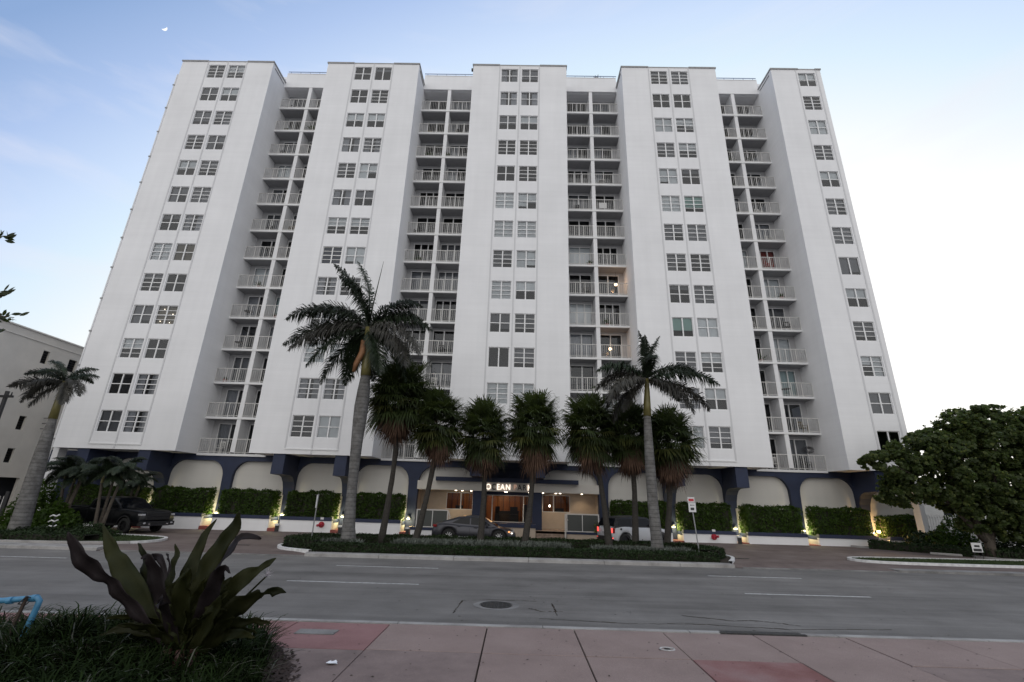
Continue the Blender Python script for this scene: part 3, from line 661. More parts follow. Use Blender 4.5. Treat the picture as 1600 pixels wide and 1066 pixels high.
for cx in (-23.88, -19.05, -14.3, -9.94, -5.2, 8.7, 13.45, 17.8, 22.57, 27.3):
    q = MB(); q.box(cx-.37, cx+.37, 1.0, 2.42, -.2, .13); q.build('kerb_block', M['red_curb'], B)
    if cx in (8.7,): continue
    s = -1 if cx < 2 else 1
    q = MB(); q.box(cx-.07+s*.1, cx+.07+s*.1, 2.2, 2.42, .98, 1.12); o = q.build('wall_lamp', M['black'], B)
    strong = cx == 27.3
    q = MB(); q.box(cx-.08+s*.1, cx+.08+s*.1, 2.18, 2.40, .90, .978); q.build('bulb', M['lamp'] if strong else M['lampw'], o)
    l = bpy.data.lights.new('wall_lamp', 'POINT'); l.energy = 90 if strong else 48; l.color = (1, .62, .25) if strong else (1, .88, .48); l.shadow_soft_size = .06
    lo = bpy.data.objects.new('lamp_light', l); lo.location = (cx+s*.13, 2.02, .93 if not strong else 1.05); link(lo, B)
    if cx in (-19.05, -5.2, 22.57, -23.88):
        l = bpy.data.lights.new('uplight', 'POINT'); l.energy = 3.5; l.color = (1, .9, .6); l.shadow_soft_size = .05
        lo = bpy.data.objects.new('lamp_light', l); lo.location = (cx+s*.45, 2.45, 1.45); link(lo, B)
fl = empty('floodlight', (27.05, 1.2, .86), 0, 'glaring orange floodlight on the planter cap beside the rightmost column', 'floodlight')
q = MB(); q.box(-.09, .09, -.06, .06, 0, .05); q.box(-.015, .015, -.02, .02, .05, .16); q.build('bracket', M['black'], fl)
q = MB(); q.box(-.12, .12, -.07, .07, .14, .3); q.build('housing', M['black'], fl)
q = MB(); q.box(-.10, .13, -.09, -.072, .15, .29); q.build('lens', emit_mat('flood_glow', (1, .72, .3), 14), fl)
l = bpy.data.lights.new('floodlight', 'POINT'); l.energy = 50; l.color = (1, .6, .22); l.shadow_soft_size = .08
lo = bpy.data.objects.new('lamp_light', l); lo.location = (.25, -.25, .2); link(lo, fl)

# ---- entrance
q = MB(); q.box(-5.2, 8.6, 1.35, 9, -.2, .44); q.build('porch_floor', M['stone'], B)
q = MB(); q.box(-4.86, 8.36, 2.24, 2.72, 3.02, 3.60); q.build('canopy_fascia', M['soffit'], B)
q = MB(); q.box(-3.5, 6.85, 1.95, 2.6, 3.602, 3.89); q.build('canopy_band', M['navy'], B)
q = MB(); q.box(-4.86, 8.36, 2.25, 9, 2.98, 3.018); q.build('porch_ceiling', M['soffit'], B)
W = MB(); wall_holes(W, -5.2, -.2, .44, 3.0, 4.05, .12, [(-2.93, -.90, 1.62, 2.85)]); W.build('porch_wall', M['beige'], B); W = MB(); wall_holes(W, 3.6, 8.7, .44, 3.0, 4.05, .12, [(4.36, 6.45, 1.62, 2.85)])
W.build('porch_wall', M['beige'], B)
for ea, eb in ((8.33, 8.4), (-5.0, -4.86)):
    q = MB(); q.box(ea, eb, 2.9, 4.05, .44, 3.0); q.build('porch_wall', M['beige'], B)
for a, b_ in ((-.84, -.26), (3.56, 4.24)):
    q = MB(); q.box(a, b_, 3.3, 4.1, .2, 2.98); q.build('entrance_pillar', M['navy'], B)
def shop_window(x0, x1, z0, z1, muls, y=4.07):
    q = MB(); e = .05
    q.box(x0, x1, y, y+.07, z0, z0+e); q.box(x0, x1, y, y+.07, z1-e, z1)
    q.box(x0, x0+e, y, y+.07, z0+e, z1-e); q.box(x1-e, x1, y, y+.07, z0+e, z1-e)
    for m_ in muls: q.box(m_-.04, m_+.04, y-.01, y+.07, z0+e, z1-e)
    o = q.build('lobby_window', M['rail'], B); ed = [x0+e]+[v for m_ in muls for v in (m_-.04, m_+.04)]+[x1-e]
    for i in range(0, len(ed), 2):
        g_ = MB(); g_.quad((ed[i], y+.035, z0+e), (ed[i+1], y+.035, z0+e), (ed[i+1], y+.035, z1-e), (ed[i], y+.035, z1-e)); g_.build('pane', M['glass_l'], o)
shop_window(-2.93, -.90, 1.62, 2.85, [-1.82]); shop_window(4.36, 6.45, 1.62, 2.85, [5.2]); shop_window(-.24, 3.54, .82, 2.75, [.57, 2.93])
q = MB(); q.box(-.26, 3.56, 4.0, 4.2, .44, .82); q.box(-.26, 3.56, 4.05, 4.2, 2.75, 3.0); q.build('lobby_sill', M['navy'], B)
# lobby interior: wood panelled room with dark furniture and lamps
q = MB(); q.box(-3.6, 7, 8.0, 8.1, .44, 2.98, 0); q.box(-3.7, -3.6, 4.2, 8, .44, 2.98, 0); q.box(7, 7.1, 4.2, 8, .44, 2.98, 0)
for i in range(22): q.box(-3.5+i*.48, -3.46+i*.48, 7.96, 8.0, .44, 2.98, 1)
q.box(-3.6, 7, 4.25, 8, .445, .46, 1)
q.build('lobby_wall', [M['wood'], M['dark']], B)
q = MB(); q.box(.9, 2.6, 6.8, 7.4, .46, 1.5); q.box(.85, 2.65, 6.75, 7.45, 1.5, 1.56); q.build('reception_desk', M['dark'], B)
for x_, y_, w_ in ((.75, 5.0, .35), (1.9, 5.2, .6), (5.4, 5.0, .7), (-2.4, 5.2, .6), (3.0, 5.6, .25)):
    q = MB(); q.box(x_, x_+w_, y_, y_+.5, .46, 1.35 if w_ > .3 else 2.1); q.box(x_, x_+w_, y_+.5, y_+.6, .46, 1.9); q.build('lobby_furniture', M['dark'], B)
for x_, y_, z_, e_ in ((1.2, 6.2, 2.7, 30), (-1.8, 6.0, 2.7, 14), (5.4, 6.0, 2.7, 7)):
    l = bpy.data.lights.new('lobby_lamp', 'POINT'); l.energy = e_; l.color = (1, .55, .22); l.shadow_soft_size = .15
    lo = bpy.data.objects.new('lamp_light', l); lo.location = (x_, y_, z_); link(lo, B)
    q = MB(); q.tube([(x_, y_, 2.98), (x_, y_, 2.92)], .12, 12); q.build('ceiling_lamp', M['lamp'], B)
q = MB(); q.tube([(4.98, 5.2, 2.98), (4.98, 5.2, 2.14)], .008, 5, 0); q.tube([(4.98, 5.2, 2.14), (4.98, 5.2, 2.10), (4.98, 5.2, 2.02), (4.98, 5.2, 1.97)], [.02, .06, .06, .02], 10, 1); q.build('pendant_lamp', [M['black'], M['lamp']], B)
for i, (x_, y_) in enumerate(((-2.1, 2.9), (-1.7, 3.6), (-1.0, 3.3), (-.5, 2.85), (1.55, 2.8), (1.65, 3.5), (3.35, 3.4), (3.55, 2.95), (4.35, 3.2), (5.35, 3.7), (5.6, 3.0), (7.25, 3.3))):
    q = MB(); q.cyl((x_, y_, 2.955), .075, .024, n=12); q.build('downlight', M['lamp'], B)
    if i in (0, 2, 4, 6, 8, 10, 11):
        l = bpy.data.lights.new('downlight', 'SPOT'); l.energy = 34; l.spot_size = math.radians(125); l.spot_blend = .6; l.color = (1, .76, .5); l.shadow_soft_size = .06
        lo = bpy.data.objects.new('lamp_light', l); lo.location = (x_, y_, 2.94); link(lo, B)
# steps, low walls, ramp railings
for i in range(3):
    q = MB(); q.box(3.78, 5.78, .9+i*.3, 1.35, .0+.0, .15*(i+1)); q.build('step', M['stone'], B)
q = MB(); q.box(-1.2, 3.74, .9, 1.34, -.1, .64); pw = q.build('planter_wall', M['beige'], B)
q = MB(); q.box(-1.2, 3.77, .86, 1.6, .642, .88); q.build('cap', M['navy'], pw)
q = MB(); q.box(-4.8, -1.22, .95, 1.34, -.1, .3); pw = q.build('planter_wall', M['wall'], B); q = MB(); q.box(-4.83, -1.22, .92, 1.34, .302, .47); q.build('cap', M['navy'], pw)
q = MB(); q.box(5.9, 8.3, .95, 1.34, -.1, .33); pw = q.build('planter_wall', M['beige'], B); q = MB(); q.box(5.87, 8.3, .92, 1.34, .332, .46); q.build('cap', M['navy'], pw)
def glass_rail(x0, x1, xm, z0, end=None):
    q = MB(); y = 1.05
    q.box(x0, x1, y-.03, y+.03, 1.58, 1.65); q.box(x0, x0+.07, y-.03, y+.03, z0, 1.58); q.box(x1-.07, x1, y-.03, y+.03, z0, 1.58); q.box(xm-.025, xm+.025, y-.03, y+.03, z0+.07, 1.58); q.box(x0+.07, x1-.07, y-.03, y+.03, z0+.02, z0+.07)
    if end is not None:
        q.tube([(end, y, 1.55), (end+.12, y, 1.2), (end+.02, y, .9), (end, y, .47)], .03, 6)
    o = q.build('glass_railing', M['rail'], B)
    for a, b_ in ((x0+.08, xm-.03), (xm+.03, x1-.08)):
        g_ = MB(); g_.box(a, b_, y-.006, y+.006, z0+.08, 1.57); g_.build('panel', M['glass_f'], o)
glass_rail(-4.5, -2.3, -3.38, .47, -2.28); glass_rail(5.85, 8.1, 6.95, .46)
q = MB(); q.box(5.72, 5.82, .84, .94, 0, 1.62); q.tube([(5.77, .89, 1.5), (5.95, 1.0, 1.2)], .03, 6); q.build('handrail_post', M['soffit'], B)
q = MB(); q.box(6.75, 7.2, .6, 1.05, .465, .92); q.build('door_mat_box', M['black'], B) if False else None
# OCEAN PARK lettering: polished letters, their reflections painted in as glow
sg = empty('entrance_sign', (.14, 2.22, 3.1), 0, 'raised polished OCEAN PARK lettering, reflections painted as glow, on the entrance canopy', 'sign')
lit = emit_mat('reflection_glow_letter', (1, .84, .70), 1.6); unl = mat('dark_letter', (.02, .018, .02), .3, .5); half = emit_mat('dim_reflection_letter', (1, .62, .45), .35)  # emission stands in for reflections on the letter faces
xcur = 0.0
for i, ch in enumerate('OCEAN PARK'):
    if ch == ' ': xcur += .19; continue
    cu = bpy.data.curves.new('letter', 'FONT'); cu.body = ch; cu.size = .50; cu.extrude = .02; cu.offset = .006
    to = bpy.data.objects.new('tmp', cu); COL.objects.link(to); bpy.context.view_layer.update()
    dg = bpy.context.evaluated_depsgraph_get(); me = bpy.data.meshes.new_from_object(to.evaluated_get(dg)); bpy.data.objects.remove(to)
    w_ = max(v.co.x for v in me.vertices); me.materials.clear(); me.materials.append({0: lit, 1: unl, 2: lit, 3: lit, 4: lit, 6: half, 7: unl, 8: unl, 9: lit}[i])
    o = inst('letter', me, sg, (xcur, -.03, 0), (math.pi/2, 0, 0), (.94, 1.1, 1)); xcur += w_*.94+.05
print('sign width', xcur)

# ================================================================ VEGETATION
rng = np.random.default_rng(11)
def leaf_cards(P, Nn, size, rg, jit=.9, elong=1.6, fold=.25):
    """one folded two-triangle-pair leaf per point; P (n,3) positions, Nn (n,3) normals"""
    n = len(P); R_ = rg.normal(size=(n, 3))*jit + Nn; R_ /= np.linalg.norm(R_, axis=1)[:, None]
    a = np.cross(R_, rg.normal(size=(n, 3))); a /= np.linalg.norm(a, axis=1)[:, None]; b_ = np.cross(R_, a)
    s = (size*rg.uniform(.6, 1.3, n))[:, None]
    V = np.stack([P-a*s*elong/2, P+b_*s/2+R_*s*fold, P+a*s*elong/2, P-b_*s/2+R_*s*fold], 1).reshape(-1, 3)
    i = np.arange(n)[:, None]*4; F = np.concatenate([i+np.array([[0, 1, 2]]), i+np.array([[0, 2, 3]])], 0); return V, F
def hedge_mesh(name, L, W_, H, size, dens, seed, mats, bulge=.08, taper=0):
    rg = np.random.default_rng(seed); pts = []; nr = []
    faces = [((0, -1, 0), L, H), ((0, 1, 0), L, H), ((0, 0, 1), L, W_), ((-1, 0, 0), W_, H), ((1, 0, 0), W_, H)]
    for nrm, a, b_ in faces:
        n = int(a*b_*dens*(1 if nrm != (0, 1, 0) else .35)); u = rg.uniform(-.5, .5, n); v = rg.uniform(-.5, .5, n); N_ = np.array(nrm, float)
        if nrm[1]: p_ = np.stack([u*L, np.full(n, nrm[1]*W_/2), (v+.5)*H], 1)
        elif nrm[2]: p_ = np.stack([u*L, v*W_, np.full(n, H)], 1)
        else: p_ = np.stack([np.full(n, nrm[0]*L/2), u*W_, (v+.5)*H], 1)
        ph = rg.uniform(0, 6, 6)
        d = bulge*(np.sin(p_[:, 0]*2.1+ph[0])*np.sin(p_[:, 2]*2.7+ph[1])+.6*np.sin(p_[:, 0]*5.3+ph[2]+p_[:, 1]*3)+.5*np.sin(p_[:, 0]*9+ph[4]))
        p_ = p_ + N_*(d+rg.normal(size=n)*size*.55)[:, None]; pts.append(p_); nr.append(np.repeat(N_[None], n, 0))
    P = np.concatenate(pts); Nn = np.concatenate(nr); V, F = leaf_cards(P, Nn, np.full(len(P), size), rg)
    return np_mesh(name, V, F, mats)
HL = ['second-lit hedge', '']
hlabels = ['clipped hedge behind the black pickup at the far left of the arcade', 'clipped hedge just right of the pickup truck bonnet, first with open paving before it',
 'clipped hedge above the white wall directly left of the first siamese connection', 'clipped hedge behind the left signpost and red hose connection', 'clipped hedge right of the big royal palm trunk, ending at the entrance railing',
 'clipped hedge behind the white hatchback', 'clipped hedge behind the right parking signpost', 'clipped hedge with pale flowers near its right end, between two lit wall lamps', 'clipped hedge left of the orange floodlight', 'dim hedge right of the orange floodlight beneath the sea grape tree']
for i, (a, b_, zc) in enumerate(HEDGE):
    L = b_-a; H = (2.5 if i < 9 else 2.1)-zc-(.06 if i > 6 else 0)
    h = empty('hedge', ((a+b_)/2, 1.86, zc-.12), 0, hlabels[i], 'hedge', 'clipped hedges in the arcade planters')
    o = inst('foliage', hedge_mesh('foliage', L, .95, H+.12, .085, 350, 50+i, M['leaf_h'], .075), h); tag(o, kind='stuff')
    q = MB(); q.box(-L/2+.12, L/2-.12, -.38, .38, 0, H); q.build('stems', M['twig'], h)  # solid dark box standing in for the shaded hedge core
# island hedges
h = empty('low_hedge', (2.35, -9.95, gz(2)), 0, 'long low box hedge along the kerb at the front of the central island', 'hedge')
tag(inst('foliage', hedge_mesh('foliage', 18.4, .55, .36, .05, 800, 90, M['leaf_i'], .015), h, rot=(0, -.0045, 0)), kind='stuff')
q = MB(); q.box(-9.1, 9.1, -.22, .22, -.02, .31); q.build('stems', M['twig'], h)  # dark box in place of the shaded inside of the hedge
def path_hedge(name, path, W_, H, size, dens, seed, mt, label):
    rg = np.random.default_rng(seed); P = np.array(smooth(path, 8)); h = empty(name, (float(P[:, 0].mean()), float(P[:, 1].mean()), 0), 0, label, 'hedge')
    off = np.array([P[:, 0].mean(), P[:, 1].mean()]); seg = np.diff(P, axis=0); ln = np.linalg.norm(seg, axis=1); n = int(ln.sum()*(H*2+W_)*dens)
    k = rg.choice(len(seg), n, p=ln/ln.sum()); t = rg.uniform(0, 1, n); c = P[k]+seg[k]*t[:, None]; nn = np.stack([-seg[k][:, 1], seg[k][:, 0]], 1)/ln[k][:, None]
    w = rg.uniform(-(H+W_/2), H+W_/2, n); side_ = np.abs(w) > W_/2; off_ = np.clip(w, -W_/2, W_/2); z = np.where(side_, H-(np.abs(w)-W_/2), H)
    N3 = np.where(side_[:, None], np.concatenate([nn*np.sign(w)[:, None], np.zeros((n, 1))], 1), np.array([[0, 0, 1.]]))
    xy = c+nn*off_[:, None]-off; p3 = np.concatenate([xy, (z+gz(c[:, 0])+.03*np.sin(c[:, 0]*3))[:, None]], 1)+N3*(rg.normal(size=n)*size*.6)[:, None]
    V, F = leaf_cards(p3, N3, np.full(n, size), rg); tag(inst('foliage', np_mesh('foliage', V, F, mt), h), kind='stuff')
    mb = MB()
    for i in range(len(P)-1):
        s_ = seg[i]/ln[i]; m_ = np.array([-s_[1], s_[0]])*(W_/2-.05); a, b_ = P[i]-off, P[i+1]-off; z_ = H-.05+gz(P[i][0])
        mb.quad((*(a+m_), z_), (*(a-m_), z_), (*(b_-m_), z_), (*(b_+m_), z_)); mb.quad((*(a-m_), -.1), (*(b_-m_), -.1), (*(b_-m_), z_), (*(a-m_), z_)); mb.quad((*(a+m_), -.1), (*(a+m_), z_), (*(b_+m_), z_), (*(b_+m_), -.1))
    mb.build('stems', M['twig'], h)  # dark inner shell standing in for shade between the leaves
path_hedge('low_hedge', [(-6.9, -9.2), (-8.4, -8.5), (-8.6, -7.4), (-7.4, -6.6), (-4, -6.1), (2, -5.9), (8, -6.1), (11.3, -6.8), (12.2, -7.9), (11.6, -9.1)], .9, .46, .055, 520, 91, M['leaf_i'], 'curved dark low hedge at the back of the central island around the palms')
path_hedge('low_hedge', [(-34, -8.9), (-26, -8.9), (-22, -9.0), (-18.3, -8.8)], 1.0, .38, .06, 420, 92, M['leaf_i'], 'low dark hedge beside the street at the far left')
path_hedge('low_hedge', [(25.6, .1), (27.3, -1.6), (28.6, -3.6), (29.6, -4.6), (34, -5.0)], 1.2, .42, .07, 360, 93, M['leaf_i'], 'low dark hedge edging the driveway in front of the sea grape')
def ground_cover(name, xs_, ys_, n, h0, mt, label, seed, rad=.18, blades=14, width=.02, cat='ground cover', lean=.6):
    rg = np.random.default_rng(seed); cx = rg.uniform(*xs_, n); cy = rg.uniform(*ys_, n); m = n*blades
    bx = np.repeat(cx, blades)+rg.normal(size=m)*rad*.4; by = np.repeat(cy, blades)+rg.normal(size=m)*rad*.4; a = rg.uniform(0, 2*np.pi, m); h_ = h0*rg.uniform(.6, 1.15, m); l_ = rg.uniform(.1, lean, m)*h_
    dx, dy = np.cos(a), np.sin(a); z0 = gz(bx)+.03
    p0 = np.stack([bx, by, z0], 1); p1 = np.stack([bx+dx*l_*.4, by+dy*l_*.4, z0+h_*.7], 1); p2 = np.stack([bx+dx*l_, by+dy*l_, z0+h_*.98], 1); w = np.stack([-dy, dx, 0*dx], 1)*width*rg.uniform(.7, 1.4, m)[:, None]
    V = np.stack([p0-w*.6, p0+w*.6, p1+w, p1-w, p2], 1).reshape(-1, 3); i = np.arange(m)[:, None]*5
    F = np.concatenate([i+np.array([[0, 1, 2]]), i+np.array([[0, 2, 3]]), i+np.array([[3, 2, 4]])], 0)
    o = link(bpy.data.objects.new(name, np_mesh(name, V, F, mt))); tag(o, label, cat, kind='stuff'); return o
ground_cover('silver_ground_cover', (-3.4, 5.0), (-9.3, -7.4), 520, .46, M['silver'], 'silvery ground cover between the island hedges', 21, .2, 26, .022)
ground_cover('silver_ground_cover', (6.2, 10.8), (-9.3, -8.0), 260, .42, M['silver'], 'silvery ground cover between the island hedges', 22, .2, 26, .022)
ground_cover('silver_ground_cover', (-7.3, -5.0), (-9.2, -8.6), 60, .45, M['silver'], 'silvery ground cover between the island hedges', 23, .2, 22, .022)
def turf(name, poly, n, seed, label):
    rg = np.random.default_rng(seed); P = np.array(poly); lo, hi = P.min(0), P.max(0); lo = np.maximum(lo, -30); hi = np.minimum(hi, 40)
    q = rg.uniform(lo, hi, (n*3, 2)); x, y = q[:, 0], q[:, 1]; ins = np.zeros(len(q), bool); j = len(P)-1
    for i in range(len(P)):
        c = ((P[i, 1] > y) != (P[j, 1] > y)) & (x < (P[j, 0]-P[i, 0])*(y-P[i, 1])/(P[j, 1]-P[i, 1]+1e-9)+P[i, 0]); ins ^= c; j = i
    q = q[ins][:n]; m = len(q); a = rg.uniform(0, 6.28, m); h_ = rg.uniform(.03, .07, m); dx, dy = np.cos(a), np.sin(a); z = gz(q[:, 0])+.05
    V = np.stack([np.stack([q[:, 0]-dy*.012, q[:, 1]+dx*.012, z], 1), np.stack([q[:, 0]+dy*.012, q[:, 1]-dx*.012, z], 1), np.stack([q[:, 0]+dx*.03, q[:, 1]+dy*.03, z+h_], 1)], 1).reshape(-1, 3)
    F = np.arange(m*3).reshape(-1, 3); o = link(bpy.data.objects.new(name, np_mesh(name, V, F, M['grass_g']))); tag(o, label, 'grass', kind='stuff')
turf('grass', LEFT, 26000, 31, 'mown grass on the left island'); turf('grass', RIGHT, 26000, 32, 'mown grass strip on the right')

# ---- fan palms
def fan_frond(pitch, seed, m):
    """leaf in its own frame, petiole leaving along +x, tilted by pitch, tips drooping"""
    rg = random.Random(seed); q = MB(); L = rg.uniform(.7, .95); R_ = rg.uniform(1.0, 1.2); c, s = math.cos(pitch), math.sin(pitch)
    def T(x, y, z): return (c*x-s*z, y, s*x+c*z)
    q.v += [T(0, -.022, 0), T(0, .022, 0), T(L, .012, -.06), T(L, -.012, -.06)]; q.f.append((0, 1, 2, 3)); q.m.append(0)
    n = 30
    for i in range(n):
        a = math.radians(-128+256*(i+.5)/n)+rg.uniform(-.03, .03); r_ = R_*(1-.22*abs(a)/2.2)*rg.uniform(.88, 1.08); lift = .22*math.cos(a*.5)-.1
        w = .034; ca, sa = math.cos(a), math.sin(a); droop = rg.uniform(.22, .75)
        pts = []
        for t, ww in ((.08, .4), (.5, 1.0), (.8, .65), (1.0, .05)):
            x = L+ca*r_*t; y = sa*r_*t; z = -.06+lift*r_*t-.1*abs(sa)*t
            X, Y_, Z_ = T(x, y, z); Z_ -= droop*r_*max(0, t-.45)**1.6*1.7; k = 1-.16*max(0, t-.45)
            ox, oy, oz = T(-sa*w*ww, ca*w*ww, 0); pts.append(((X*k-ox, Y_*k-oy, Z_-oz), (X*k+ox, Y_*k+oy, Z_-oz+.012)))
        b_ = len(q.v)
        for p0, p1 in pts: q.v += [p0, p1]
        for j in range(3): q.f.append((b_+2*j, b_+2*j+1, b_+2*j+3, b_+2*j+2)); q.m.append(0)
    return q.mesh('frond', M[m])
PITCH = [85, 65, 45, 28, 12, -5, -22, -40]
FAN = {p: [fan_frond(math.radians(p), 100+p+i*7, 'fan') for i in range(3)] for p in PITCH}
FANY = {p: [fan_frond(math.radians(p), 200+p+i*7, 'fan_y') for i in range(2)] for p in (-22, -40, -5)}
FAND = {p: [fan_frond(math.radians(p), 300+p+i*7, 'fan_d') for i in range(3)] for p in (-55, -70, -82)}
def fan_palm(base, top, R_, label, seed, sk=1.0):
    rg = random.Random(seed); bz = gz(base[0]); r = empty('fan_palm', (base[0], base[1], bz), 0, label, 'palm tree', 'fan palms on the central island')
    dx, dz = top[0]-base[0], top[1]-bz; q = MB(); n = 12; pts = []; rad = []
    for i in range(n+1):
        t = i/n; pts.append((dx*t+.12*math.sin(t*3.1)*rg.uniform(.9, 1.1), .06*math.sin(t*4), dz*t)); rad.append(.09*(1-t)**4+.135+.03*max(0, t-.8)+.012*rg.uniform(-1, 1))
    q.tube(pts, rad, 14); q.sm = True; q.build('trunk', M['palm_bark'], r)
    cx, cz = dx, dz; sc = R_/1.72
    for p, cnt in ((85, 5), (65, 11), (45, 15), (28, 16), (12, 17), (-5, 18), (-22, 18), (-40, 16)):
        a0 = rg.uniform(0, 6)
        for i in range(cnt):
            use = FANY if (p in FANY and rg.random() < .3) else FAN
            if p in (-22, -40) and rg.random() < .22: use = {p: FAND[-55]}
            inst('frond', rg.choice(use[p]), r, (cx+rg.uniform(-.08, .08), 0, cz+rg.uniform(-.25, .25)+(.55 if p > 40 else (.35 if p > 0 else 0))), (rg.uniform(-.12, .12), rg.uniform(-.1, .1), a0+2*math.pi*i/cnt+rg.uniform(-.2, .2)), sc*rg.uniform(.88, 1.1))
    for p, cnt in ((-55, int(6*sk)), (-70, int(10*sk)), (-82, int(10*sk))):
        for i in range(cnt):
            inst('dead_frond', rg.choice(FAND[p]), r, (cx, 0, cz-rg.uniform(0, .55)), (rg.uniform(-.15, .15), 0, rg.uniform(0, 6.28)), sc*rg.uniform(.75, 1.0))
FP = [((-4.75, -6.5), (-4.5, 7.75), 2.1, 'tallest and leftmost fan palm with a dense dark crown', 1, .7),
      ((-2.95, -6.6), (-2.1, 6.25), 1.75, 'fan palm with a leaning trunk in front of the rear of the grey sedan', 2, 1.2),
      ((.50, -6.4), (.45, 5.75), 1.75, 'fan palm whose trunk crosses the windscreen of the grey sedan', 3, 1.2),
      ((2.85, -6.5), (3.35, 6.2), 1.8, 'fan palm at the nose of the grey sedan, with the brightest green crown', 4, 1.2),
      ((7.35, -6.5), (6.5, 6.15), 1.85, 'fan palm with a curved trunk in front of the rear of the white hatchback', 5, 1.3),
      ((8.75, -6.3), (8.75, 6.0), 1.75, 'fan palm with a straight thin trunk just left of the right royal palm', 6, 1.3),
      ((10.4, -6.2), (11.0, 5.6), 1.85, 'rightmost fan palm, its crown behind the right royal palm trunk', 7, 1.0)]
for b_, t_, R_, lb, sd, sk in FP: fan_palm(b_, t_, R_, lb, sd, sk)

# ---- royal palms
def royal_frond(L, pitch, droop, seed, m, lw=.6):
    rg = random.Random(seed); q = MB(); n = 56; pts = []; th = pitch; x = z = 0.0
    for i in range(n+1):
        t = i/n; pts.append(Vector((x, .05*math.sin(t*5), z))); th = pitch-droop*t**1.25; x += math.cos(th)*L/n; z += math.sin(th)*L/n
    q.tube([tuple(p) for p in pts[::5]]+[tuple(pts[-1])], [.045*(1-i/11)+.008 for i in range(len(pts[::5])+1)], 5)
    for i in range(5, n+1):
        t = i/n; p = pts[i]; tg = (pts[min(i+1, n)]-pts[i-1]).normalized(); up = Vector((-tg.z, 0, tg.x)); sd = Vector((0, 1, 0)); ll = lw*(math.sin(math.pi*min(1, t*.9+.12))**.6)*(1.15 if t < .8 else .9)*L/3.2
        for s in (-1, 1):
            for k in range(3):
                el = rg.uniform(-.55, .75) if k else rg.uniform(-.1, .3); d = (sd*s*math.cos(el)+up*math.sin(el)+tg*rg.uniform(.3, .75)).normalized(); l_ = ll*rg.uniform(.75, 1.15); w = tg.cross(d).cross(d).normalized()*.027*min(1, L/3.4)
                p1 = p+d*l_*.55-Vector((0, 0, .06*l_)); p2 = p+d*l_-Vector((0, 0, .55*l_)); b_ = len(q.v)
                q.v += [tuple(p-w*.7), tuple(p+w*.7), tuple(p1-w), tuple(p1+w), tuple(p2)]; q.f += [(b_, b_+1, b_+3, b_+2), (b_+2, b_+3, b_+4)]; q.m += [0, 0]
    return q.mesh('frond', M[m])
def royal_palm(base, prof, shaft, fronds, label, seed):
    """prof: (x, z, r) trunk centreline; shaft: (x, z, r) crownshaft; fronds: (azimuth deg, pitch deg, droop deg, length, kind)"""
    r = empty('royal_palm', (base[0], base[1], gz(base[0])), 0, label, 'palm tree', 'royal palms by the street'); b0 = gz(base[0])
    q = MB(); q.sm = True; q.tube([(x-base[0], 0, z-b0) for x, z, _ in prof], [c for *_, c in prof], 20); q.build('trunk', M['ring'], r)
    q = MB(); q.sm = True; q.tube([(x-base[0], 0, z-b0) for x, z, _ in shaft], [c for *_, c in shaft], 14); q.build('crownshaft', M['shaft'], r)
    tx, tz = shaft[-1][0]-base[0], shaft[-1][1]-b0
    for i, (az, pt, dr, L, kd) in enumerate(fronds):
        inst('frond', royal_frond(L, math.radians(pt), math.radians(dr), seed*50+i, 'royal_d' if kd else 'royal'), r, (tx, 0, tz-.1*(i % 3)), (0, 0, math.radians(az)))
    return r, tx, tz
RB = (-5.75, -8.5)
r1, tx, tz = royal_palm(RB, [(-5.8, -.1, .46), (-5.82, .25, .39), (-5.88, .9, .31), (-5.95, 2.2, .245), (-6.0, 3.6, .245), (-6.04, 5.0, .29), (-6.05, 6.2, .345), (-6.05, 7.0, .365), (-6.04, 7.8, .33), (-6.05, 8.7, .24)],
    [(-6.05, 8.65, .27), (-6.08, 9.2, .26), (-6.15, 10.2, .2), (-6.3, 11.5, .13)],
    [(178, 92, 42, 4.6, 0), (200, 78, 48, 4.6, 0), (215, 85, 70, 3.8, 0), (165, 48, 82, 5.0, 0), (195, 38, 88, 4.9, 0), (186, 12, 62, 4.9, 0), (205, -2, 60, 4.6, 1), (215, -22, 52, 4.2, 0), (190, -42, 38, 4.0, 0), (150, -58, 25, 3.6, 0), (350, 62, 100, 4.0, 0), (2, 40, 92, 4.2, 0), (345, 8, 88, 4.4, 1), (340, -8, 78, 4.2, 1), (320, -38, 45, 3.6, 0), (75, -60, 20, 3.2, 0), (90, 40, 90, 3.9, 0), (60, 20, 90, 4.0, 0), (120, 5, 85, 4.2, 0), (20, 55, 90, 3.6, 0), (10, -20, 70, 4.0, 0), (160, 25, 85, 4.6, 0)],
    'biggest royal palm with bulging pale grey trunk on the left of the central island', 1)
q = MB(); q.sm = True; q.tube([(tx-.05, -.25, tz-.9), (tx+.02, -.32, tz-1.6), (tx-.25, -.36, tz-2.3), (tx-.33, -.3, tz-2.7)], [.13, .19, .14, .09], 8); q.build('dead_sheath', M['sheath'], r1)
q = MB(); q.sm = True; q.tube([(tx, 0, tz-.2), (tx+.15, 0, tz+1.5), (tx+.42, 0, tz+4.2)], [.06, .04, .01], 5); q.build('spear_leaf', M['royal'], r1)
